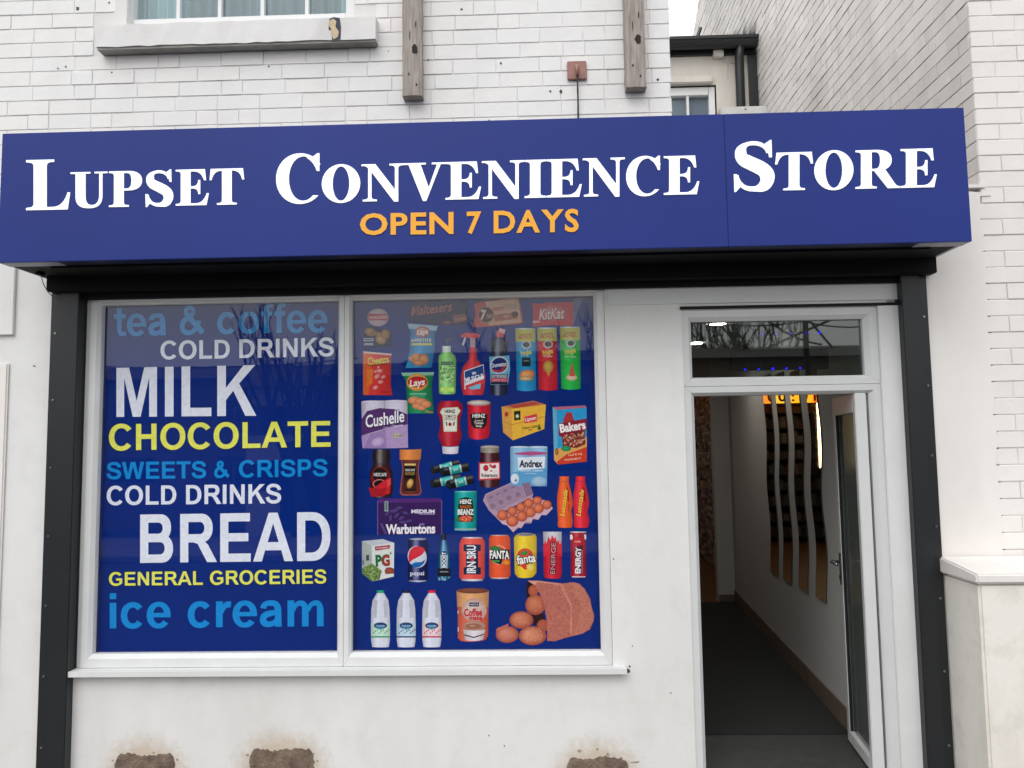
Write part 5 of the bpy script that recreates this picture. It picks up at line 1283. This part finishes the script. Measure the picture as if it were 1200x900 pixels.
def gold(p):
    p.cyl([(404,462),(404,545)],[(580,458),(574,545)],'#dd8846',(.75,1.05,1.15,1,.9,.75),3); p.cyl([(416,545),(428,620),(404,810),(420,834)],[(566,545),(556,640),(582,806),(566,832)],'#a85c58',(.9,1.1,1,1,1.15,.9),3); p.cyl([(424,552),(434,630),(414,800),(428,824)],[(560,552),(550,640),(572,800),(558,824)],'#6a2f2a',(.8,1,1.15,1,.85),3); p.rect(416,546,566,552,'#3b1c18')
    p.rect(442,576,534,592,'#dcc878'); p.poly([(440,594),(536,594),(540,800),(436,800)],'#3a201c'); p.poly([(446,600),(530,600),(534,700),(440,700)],'#15100f'); p.word('NESCAFE',488,628,78,18,'#e4e0d8',bold=.02); p.word('GOLD',488,657,76,22,'#c9a24a'); p.ell(488,738,26,42,'#f0cc74','#9c6428',ang=-20); p.rect(452,782,530,796,'#251411')
pic(gold, 'printed gold-lidded jar of coffee', *A3)
def batts(p):
    def b(x0,y0,x1,y1,r):
        dx,dy = x1-x0,y1-y0; L_=math.hypot(dx,dy); ex,ey = -dy/L_*r,dx/L_*r; P_=lambda u,v:(x0+dx*u+ex*v,y0+dy*u+ey*v)
        for (u0,u1,c) in ((0,.28,'#15171c'),(.28,.34,'#a8c8c4'),(.34,.66,'#1aa6a0'),(.66,.72,'#a8c8c4'),(.72,1,'#24201f')):
            p.cyl([P_(u0,-1),P_(u1,-1)][::1],[P_(u0,1),P_(u1,1)][::1],c,(.7,1.4,1,.8,.6))
        p.ell(x0,y0,r*.55,r,'#262a30','#101216',ang=12); p.word('20',*P_(.5,0),40,18,'#d8f0ea',ang=14)
    b(672,630,890,570,30); b(750,645,965,600,34); b(672,740,900,690,34); b(800,748,1000,700,36)
pic(batts, 'printed pile of black and teal batteries', *A3)
def teabox(p):
    p.poly([(192,115),(450,66),(552,98),(296,150)],'#c9854e'); p.poly([(192,115),(270,132),(285,388),(205,322)],'#dda24a'); p.poly([(270,132),(552,98),(545,188),(538,296),(283,388)],'#edb840'); p.poly([(240,108),(450,74),(520,92),(300,128)],'#b8483e'); p.poly([(196,230),(275,258),(545,190),(545,196),(275,265),(196,238)],'#b98a30')
    p.poly([(292,152),(345,146),(346,220),(296,228)],'#20301e'); p.ell(320,192,14,16,'#e8e4d0','#b8b49a'); p.poly([(372,198),(478,172),(482,232),(380,250)],'#d8384c'); p.word('Lipton',427,212,92,28,'#f4dcd0',ang=12,bold=.03); p.word('Yellow Label',420,280,130,20,'#4a5a24',ang=10,bold=.02); p.word('tea',424,300,34,14,'#4a5a24',ang=10); p.poly([(482,300),(495,250),(512,288),(508,302)],'#2f6a34'); p.ell(232,175,16,20,'#c24a40','#a8382e')
pic(teabox, 'printed yellow tea box', *A4)
def bakers(p):
    p.poly([(606,118),(870,104),(882,122),(640,142)],'#b86a84'); p.poly([(606,118),(640,142),(650,585),(618,545)],'#6ab0d0'); p.poly([(640,142),(882,122),(884,560),(650,585)],'#2a9fd6'); p.poly([(618,470),(884,360),(884,560),(650,585),(618,545)],'#e2a95c')
    p.poly([(690,225),(720,160),(760,160),(782,230),(700,260)],'#b03038'); p.poly([(655,250),(882,210),(884,300),(690,368),(656,350)],'#8c1e34'); p.word('Bakers',768,275,210,66,'#fbf4f4',ang=9,bold=.04)
    p.poly([(680,360),(868,305),(872,420),(800,450),(690,440)],'#7a2e2a'); p.grain([(680,355),(872,305),(870,420),(690,440)],['#c05a48','#d8a484','#5c1c1e','#a83c38','#e0c4a0'],120,13,5)
    p.ell(715,455,40,22,'#2fa86c','#1d7a4c'); p.poly([(640,560),(720,500),(884,440),(884,560),(650,585)],'#d2442e'); p.word('beef & veg',790,500,110,18,'#f0c8a0',ang=8); p.word('TENDER MEATY',770,540,140,14,'#f4d8b8',ang=6); p.ell(640,478,14,30,'#c8803c','#8a4a24')
pic(bakers, 'printed blue and red dog food box', *A4)
def jam(p):
    p.cyl([(30,462),(22,490),(18,560),(14,700),(24,765)],[(160,462),(172,490),(180,560),(180,700),(168,765)],'#45161f',(.6,1,1.6,1.1,.9,.6),6); p.cyl([(20,440),(22,485)],[(174,440),(172,485)],'#8c8478',(.7,1.1,1.3,1,.7),6); p.ell(97,442,77,14,'#c9c2b8','#8f877d')
    p.poly([(8,568),(178,560),(180,700),(8,712)],'#d2444e'); p.poly([(18,580),(170,572),(172,690),(18,700)],'#efe7e2'); p.ell(65,612,22,26,'#d0303c','#a8202c'); p.ell(110,598,24,10,'#d0505a','#b83844',ang=-40); p.ell(135,600,14,16,'#d0303c','#a8202c'); p.ell(108,636,10,6,'#c84a50','#a8202c'); p.word('Robertsons',95,670,132,28,'#4a2430',bold=.03)
pic(jam, 'printed jar of red jam', *A4)
def andrex(p):
    p.cyl([(262,440),(266,760)],[(415,436),(412,760)],'#8cbfe0',(.75,1.05,1.1,1,.9)); p.cyl([(412,436),(412,760)],[(565,440),(560,760)],'#8cbfe0',(.9,1,1.1,1.05,.75)); p.ell(340,442,74,8,'#d8e8f4','#b4d0e4'); p.ell(490,442,74,8,'#d8e8f4','#b4d0e4'); p.poly([(264,650),(560,600),(560,760),(266,760)],'#5fa4d4')
    p.poly([(300,490),(435,476),(558,484),(556,500),(435,512),(302,502)],'#b8548c'); p.poly([(322,528),(545,520),(540,614),(330,628)],'#e8eef6'); p.word('Andrex',430,576,190,56,'#141c3a',bold=.04); p.word('CLASSIC CLEAN',432,632,186,15,'#eaf2fa'); p.word('soft & strong',430,655,90,10,'#cfe2f2'); p.ell(300,700,34,44,'#e8eef4','#c8d8e4'); p.word('4',306,712,18,28,'#2c3c5a',bold=.02); p.ell(495,720,62,40,'#b4cfe4','#8cb4d2')
pic(andrex, 'printed pale blue toilet roll pack', *A4)
def lucozade(x0, body, dk, lay=0):
    def d(p):
        p.cyl([(x0+18,680),(x0+18,718)],[(x0+96,680),(x0+92,718)],body,(.8,1.1,1.2,1,.8)); p.cyl([(x0+18,718),(x0,830),(x0-2,905),(x0+6,1040),(x0+2,1075),(x0+10,1094)],[(x0+92,718),(x0+118,830),(x0+128,905),(x0+112,960),(x0+128,1040),(x0+118,1094)],body,(.8,1.1,1.2,1.05,.95,.75),3)
        p.poly([(x0+78,756),(x0+92,790),(x0+98,890),(x0+84,880)],dk); p.word('Lucozade',x0+52,892,220,42,dk,ang=82,bold=.04,shear=.2); p.word('Lucozade',x0+52,892,214,38,'#f4dc4a',ang=82,bold=.015,shear=.2); p.rect(x0+90,900,x0+96,960,'#a8242a')
    return d
pic(lucozade(644, '#e8602c', '#9c2418'), 'printed orange energy drink bottle', *A4)
pic(lucozade(776, '#e02a3c', '#8c1018'), 'printed red energy drink bottle', *A4, lay=0)
def bread(p):
    p.poly([(228,134),(744,130),(742,420),(232,426)],'#3a1f5c'); p.poly([(228,134),(744,130),(744,160),(228,170)],'#532b78'); p.poly([(262,330),(300,420),(286,424),(246,340)],'#5c4a86')
    for i in range(20): p.rect(222,152+i*14,229,159+i*14,'#8f80b8'); p.rect(741,150+i*14,748,157+i*14,'#8f80b8')
    for x,y,a in ((305,250,60),(345,235,20),(380,270,50),(400,210,10),(420,290,30),(450,250,-20),(480,315,10),(330,290,80),(430,325,0),(372,230,40)): p.ell(x,y,30,13,'#5d4a88','#46306e',ang=a)
    p.rect(282,155,310,236,'#b4c4c8'); p.rect(286,160,306,230,'#5c7a78'); p.word('MEDIUM',593,237,190,28,'#e8e2f4',bold=.045); p.rect(560,255,690,263,'#a493c8'); p.rect(564,335,604,350,'#8474b0'); p.word('Warburtons',492,378,400,74,'#f4f0fa',ang=1,bold=.04)
pic(bread, 'printed purple sliced bread pack', *A5)
def beanz(p):
    p.cyl([(848,75),(848,390)],[(1030,75),(1026,390)],'#12a09c',(.6,1.05,1.25,1.05,.95,.6),6); p.cyl([(850,72),(850,82)],[(1028,72),(1028,82)],'#6cc4c0'); p.poly([(885,135),(938,120),(992,135),(1000,185),(1004,260),(996,320),(884,322),(876,260),(880,185)],'#15302c')
    p.word('HEINZ',940,158,96,34,'#f0f2ee',bold=.035); p.word('BAKED',940,200,90,24,'#c8662c',bold=.03); p.word('BEANZ',940,242,130,42,'#f6f6f0',bold=.04); p.ell(940,296,56,28,'#e8563c','#b02c20'); p.grain([(890,275),(990,275),(990,315),(890,315)],['#f08a5c','#d83c2c','#f4a47c'],40,9,7); p.ell(872,300,18,14,'#3c8a4c','#1f6a3c'); p.rect(852,376,1024,390,'#9cb8bc')
pic(beanz, 'printed turquoise tin of beans', *A5)
def pgtips(p):
    p.poly([(98,478),(268,462),(360,492),(178,514)],'#c3cad4'); p.poly([(98,478),(178,514),(180,806),(98,730)],'#aeb8b4'); p.poly([(178,514),(360,492),(356,766),(180,806)],'#dde2e0'); p.poly([(98,700),(180,660),(260,720),(240,790),(180,806),(98,740)],'#6a8a4a'); p.grain([(100,690),(180,660),(270,730),(240,785),(182,800)],['#7fa45a','#45692f','#a8bc78'],60,12,2)
    p.poly([(202,522),(268,516),(326,508),(322,540),(206,556)],'#a83244'); p.word('PYRAMID',264,533,96,12,'#f0d8dc',ang=5); p.word('PG',266,634,116,86,'#1f6a3c',bold=.05,ang=3); p.word('G',292,634,56,76,'#b52434',bold=.045,ang=3); p.poly([(322,576),(340,562),(334,590)],'#2a7a40'); p.ell(322,722,40,32,'#a8543c','#7c3424'); p.poly([(248,778),(300,745),(356,742),(356,766)],'#e9ecea'); p.rect(132,590,156,636,'#3f4a50'); p.rect(104,630,112,670,'#3f4a50')
pic(pgtips, 'printed white and green tea bag box', *A5)
def pepsi(p):
    p.cyl([(480,462),(470,490),(470,770),(480,800)],[(622,462),(632,490),(632,770),(622,800)],'#101a58',(.45,1,1.7,1.1,.9,.45),5); p.ell(551,462,72,9,'#b8bccc','#7c8298'); p.cyl([(480,794),(484,806)],[(622,794),(618,806)],'#a8b0c4',(.6,1,1.3,1,.6),4)
    p.ell(546,606,77,90,'#e2e6f0','#c2cada',ang=15); p.poly(el(546,606,72,84,25,205,24),'#d42a40') if False else None
    p.poly([(482,655),(474,610),(484,560),(514,526),(556,518),(592,530),(612,552),(590,585),(545,612),(505,632)],'#d8283e'); p.poly([(492,668),(530,650),(580,648),(612,628),(600,660),(566,688),(526,694)],'#1468b0'); p.word('pepsi',546,738,112,34,'#e8ecf8',bold=.012)
pic(pepsi, 'printed dark blue cola can with a red, white and blue ball', *A5)
def boost(p):
    p.cyl([(742,420),(738,465)],[(780,420),(782,465)],'#10131c'); p.cyl([(740,465),(728,520),(712,600),(710,790)],[(782,465),(800,520),(816,600),(816,790)],'#15608c',(.4,.9,1.8,1.4,.9,.4),6); p.poly([(714,700),(816,700),(814,765),(714,765)],'#121420'); p.poly([(735,590),(795,590),(790,700),(738,700)],'#a8c8d8'); p.rect(746,560,780,700,'#0e1830'); p.word('BOOST',763,630,128,26,'#f0f4fa',ang=90,bold=.04); p.rect(730,722,798,732,'#8c8f98'); p.grain([(714,768),(814,768),(812,796),(716,796)],['#58b4d8','#0f2c48','#a8dcee'],26,9,4)
pic(boost, 'printed slim dark blue energy drink bottle', *A5)
def irnbru(p):
    p.cyl([(912,448),(888,500),(888,770),(906,796)],[(1076,448),(1094,490),(1094,770),(1078,796)],'#e85248',(.75,1.05,1.2,1.05,.95,.7),4); p.cyl([(916,446),(916,456)],[(1072,446),(1072,456)],'#ccd0dc'); p.rect(908,784,1076,800,'#c8ccd8',(.6,1,1.3,1,.6),3)
    p.poly([(922,505),(1062,505),(1062,560),(1040,560),(1040,690),(1062,690),(1062,748),(922,748),(922,690),(942,690),(942,560),(922,560)],'#16264c'); p.word('IRN-BRU',984,625,226,70,'#f0f2f6',ang=90,bold=.03); p.rect(980,612,1008,640,'#d83a34')
pic(irnbru, 'printed orange and navy soft drink can', *A5)
def fanta_o(p):
    p.cyl([(104,432),(90,460),(92,760),(104,778)],[(248,430),(262,458),(264,758),(250,778)],'#e2562e',(.75,1.05,1.15,1.05,.95,.75),4); p.rect(106,772,250,782,'#c4b4b4',(.7,1,1.2,1,.7),3); p.cyl([(106,428),(106,436)],[(246,428),(246,436)],'#c9aaa4')
    p.ell(170,590,68,78,'#f0e4da','#d8b8a8'); p.ell(170,590,62,72,'#ea6a2e','#d85224'); p.poly([(95,572),(120,545),(258,545),(258,618),(200,626),(190,668),(140,655),(96,620)],'#171a2a'); p.ell(142,540,44,22,'#2f8a3c','#17602a',ang=-10); p.word('FANTA',176,588,158,62,'#f8f8f4',ang=-1,bold=.035); p.rect(118,634,176,648,'#3fa04a'); p.ell(232,652,28,20,'#f0a030','#d87820')
pic(fanta_o, 'printed orange soft drink can', *A6)
def fanta_l(p):
    p.cyl([(316,420),(292,452),(300,740),(326,774)],[(462,420),(476,446),(474,735),(446,770)],'#ecc92e',(.75,1.02,1.15,1.02,.9,.72),6); p.ell(386,424,72,14,'#c8c8c4','#6c7078'); p.ell(386,424,52,8,'#8c9098','#5c6068'); p.ell(382,615,74,80,'#eccf52','#e4a82c'); p.ell(384,600,66,62,'#e0543c','#cc3c2c')
    p.ell(378,575,30,16,'#3aa048','#1f7a34',ang=15); p.word('fanta',390,622,160,74,'#10163a',ang=9,bold=.09); p.word('fanta',390,620,152,68,'#f6f6f2',ang=9,bold=.03); p.poly([(340,672),(392,660),(400,704),(380,712)],'#d8402c'); p.ell(425,690,30,30,'#f4e08c','#e8cc3c')
pic(fanta_l, 'printed yellow soft drink can', *A6)
def energe(p):
    p.cyl([(526,402),(530,420),(534,740),(544,778)],[(680,402),(676,420),(682,740),(672,778)],'#cc1c34',(.65,1.05,1.2,1.05,.95,.65),5); p.cyl([(528,402),(532,500)],[(680,402),(678,500)],'#c8c8d0',(.7,1,1.15,1,.75)); p.poly([(532,520),(545,470),(556,500),(572,440),(590,470),(600,425),(618,460),(630,440),(640,490),(655,465),(664,510),(680,480),(682,600),(534,600)],'#dc2438')
    p.poly([(590,480),(636,480),(634,750),(584,750)],'#b0182c'); p.word('ENERGE',610,618,262,48,'#1c1420',ang=88,bold=.05); p.word('ENERGE',610,618,252,38,'#e4a4ac',ang=88,bold=.0)
pic(energe, 'printed red flame energy drink can', *A6)
def energy(p):
    p.cyl([(746,404),(750,425),(752,760),(764,772)],[(880,404),(876,425),(880,760),(870,772)],'#a81430',(.6,1.1,1.3,.9,1.05,.6),3); p.cyl([(746,400),(746,410)],[(880,400),(880,410)],'#d4ccd4'); p.poly([(748,425),(764,425),(770,445),(766,465),(748,465)],'#eceaf0'); p.poly([(862,425),(878,425),(878,465),(866,462)],'#eceaf0'); p.ell(808,478,34,36,'#dc1c30','#b80f24'); p.word('cola',808,480,50,16,'#f4d8da',shear=.3)
    p.poly([(786,525),(852,510),(850,740),(790,745)],'#4c0c20'); p.word('ENERGY',812,634,214,40,'#f4eef2',ang=89,bold=.045); p.rect(842,550,847,740,'#c89aa4'); p.rect(764,764,872,772,'#ddd0d8')
pic(energy, 'printed slim dark red energy drink can', *A6)
def eggs(p):
    p.poly([(42,150),(60,98),(275,0),(330,-18),(380,-20),(420,0),(448,100),(440,135),(380,150),(165,262),(150,288),(90,230)],'#b79aae'); p.poly([(62,108),(280,8),(350,-6),(380,120),(160,235),(96,205)],'#a387a0')
    for x,y in ((110,130),(165,105),(225,78),(290,50)): p.ell(x,y-10,26,12,'#7c6480','#a387a0',ang=25)
    for x,y in ((122,195),(190,165),(255,132),(328,104)): p.ell(x,y,36,34,'#83687e','#b094aa')
    p.poly([(355,10),(420,0),(445,98),(392,120)],'#8c7290')
    p.poly([(150,288),(200,340),(236,350),(288,408),(318,366),(352,374),(378,335),(430,335),(446,298),(490,305),(516,266),(556,268),(608,212),(560,150),(440,130)],'#d4b4c4')
    p.poly([(288,408),(318,366),(330,372),(296,398)],'#a88c9e'); p.poly([(378,335),(430,335),(440,325),(390,322)],'#a88c9e')
    for x,y,a,b in ((200,268,44,44),(280,235,42,38),(350,205,40,38),(412,172,42,40),(482,150,40,34),(280,314,50,48),(358,276,46,44),(426,244,44,42),(492,212,44,42),(560,184,38,38)): p.ell(x,y,a,b,'#ee8a64','#a8432e')
pic(eggs, 'printed open carton of brown eggs', *A6)
def milk(x, cap, acc, pat):
    def d(p):
        p.cyl([(x-36,172),(x-34,198)],[(x+36,172),(x+34,198)],cap,(.7,1,1.2,1,.7),3)
        p.cyl([(x-32,198),(x-74,268),(x-88,360),(x-90,560),(x-88,640),(x-78,706)],[(x+32,198),(x+74,268),(x+86,360),(x+90,560),(x+88,640),(x+78,706)],'#dfe2f0',(.72,.95,1.05,1,.98,.95,.72),3)
        for s_ in (-1, 1): p.poly([(x+s_*28,270),(x+s_*62,262),(x+s_*68,430),(x+s_*36,430)],'#c0c2cf')
        p.cyl([(x-90,480),(x-89,604)],[(x+90,480),(x+89,604)],acc[1],(.8,1,1.08,1,.8),2); p.rect(x-89,604,x+89,617,acc[0])
        p.ell(x,505,62,30,'#2c5a94','#0f2c5c'); p.poly([(x-50,505),(x+50,505),(x,548)],'#3c8ab0'); p.word('Cravendale',x,506,84,12,'#dfeaf6')
        for k in range(9): xx = x-72+k*18; p.poly([(xx,580-(k%3)*14),(xx+7,560-(k%3)*14),(xx+14,580-(k%3)*14)],acc[0])
    return d
pic(milk(287, '#12a078', ('#2c9a5a', '#c8e6d4'), 0), 'printed milk bottle with green cap', *A7)
pic(milk(528, '#1a1c30', ('#2c3c6c', '#c4dcea'), 0), 'printed milk bottle with black cap', *A7)
pic(milk(768, '#d81c44', ('#c42a44', '#ecd4da'), 0), 'printed milk bottle with red cap', *A7)
def coffeemate(p):
    p.cyl([(1000,175),(1010,300),(1012,620),(1040,650)],[(1304,175),(1300,300),(1296,600),(1270,640)],'#d8664c',(.75,1.05,1.15,1.05,.95,.7),10); p.cyl([(1000,175),(1006,330)],[(1304,175),(1300,330)],'#dba06c',(.75,1.05,1.15,1.05,.95,.7)); p.ell(1152,178,152,26,'#8a5440','#6c3c2c')
    p.ell(1165,360,118,112,'#e4cfc8','#c4988c'); p.rect(1120,288,1210,326,'#2a2c4c'); p.word('NESTLE',1165,307,70,14,'#dfe4f4'); p.word('Coffee',1155,380,170,66,'#c42a3c',bold=.04,ang=2); p.word('mate',1180,430,120,44,'#c42a3c',bold=.04); p.ell(1165,510,108,46,'#d4b4a4','#a87a68'); p.ell(1160,512,84,30,'#8c5440','#b07a60'); p.ell(1150,508,40,12,'#c89a80','#a06a50')
    p.cyl([(1060,540),(1080,640)],[(1270,540),(1250,635)],'#ddd4da',(.75,1,1.1,1,.8),12); p.poly([(1070,585),(1160,610),(1262,580),(1258,592),(1160,622),(1074,598)],'#3c2c3c'); p.rect(1010,365,1018,392,'#e8dcd8'); p.rect(1012,520,1020,560,'#e8dcd8')
pic(coffeemate, 'printed orange tin of coffee creamer', *A7)
def sack(p):
    p.poly([(462,90),(520,80),(640,480),(560,560),(520,470),(470,300),(452,180)],'#2a1418')
    for x,y,a,b,c in ((520,178,48,54,'#c46a50'),(540,310,96,96,'#d98460'),(612,505,60,58,'#b8604a'),(408,452,112,82,'#e08e6c'),(275,588,108,80,'#e0907a'),(512,600,130,90,'#e89a78')): p.ell(x,y,a,b,c,'#a04c3a')
    p.poly([(168,560),(180,530),(290,485),(280,510),(200,545)],'#c46a5c')
    S_ = [(465,84),(560,84),(700,104),(790,110),(900,98),(950,112),(1000,160),(1052,250),(1066,330),(1090,410),(1085,460),(1050,540),(980,580),(880,605),(800,625),(720,652),(650,648),(652,560),(645,450),(620,300),(580,200),(530,125)]
    p.poly(S_, '#bd6f60'); p.poly([(560,84),(790,110),(840,220),(890,330),(880,600),(860,560),(868,340),(820,240),(770,130)],'#d08a78'); p.poly([(900,98),(1000,160),(1066,330),(1085,460),(980,580),(900,600),(950,440),(960,300),(890,180)],'#c87c6a')
    p.grain(S_, ['#a85c50','#d99684','#8f4c44','#cc8474','#b46658'],900,7,9); p.poly([(465,84),(560,84),(700,104),(690,112),(560,96),(530,125)],'#dd9e8c')
    p.grain([(440,520),(600,520),(620,640),(420,660)],['#e8a282','#d0826a','#eeb090'],60,7,3); p.grain([(470,240),(600,240),(600,370),(480,370)],['#dd906e','#c87658'],50,7,4); p.grain([(330,400),(480,400),(480,500),(330,500)],['#e29a78','#cc7c60'],50,7,6)
pic(sack, 'printed hessian sack spilling potatoes', *A8)
# short fittings line at the top of the groceries film: taped hanging tabs
for k, (px, py) in enumerate(((505, 354), (543, 354), (559, 354))):
    p = Print(YW-.004); p.poly([(px-3, py+1.5), (px-2, py-1), (px+2, py-1.2), (px+4, py+1.2), (px+2, py+.4), (px-2, py+.4)], '#12131f'); p.build('film_crease', pr_)
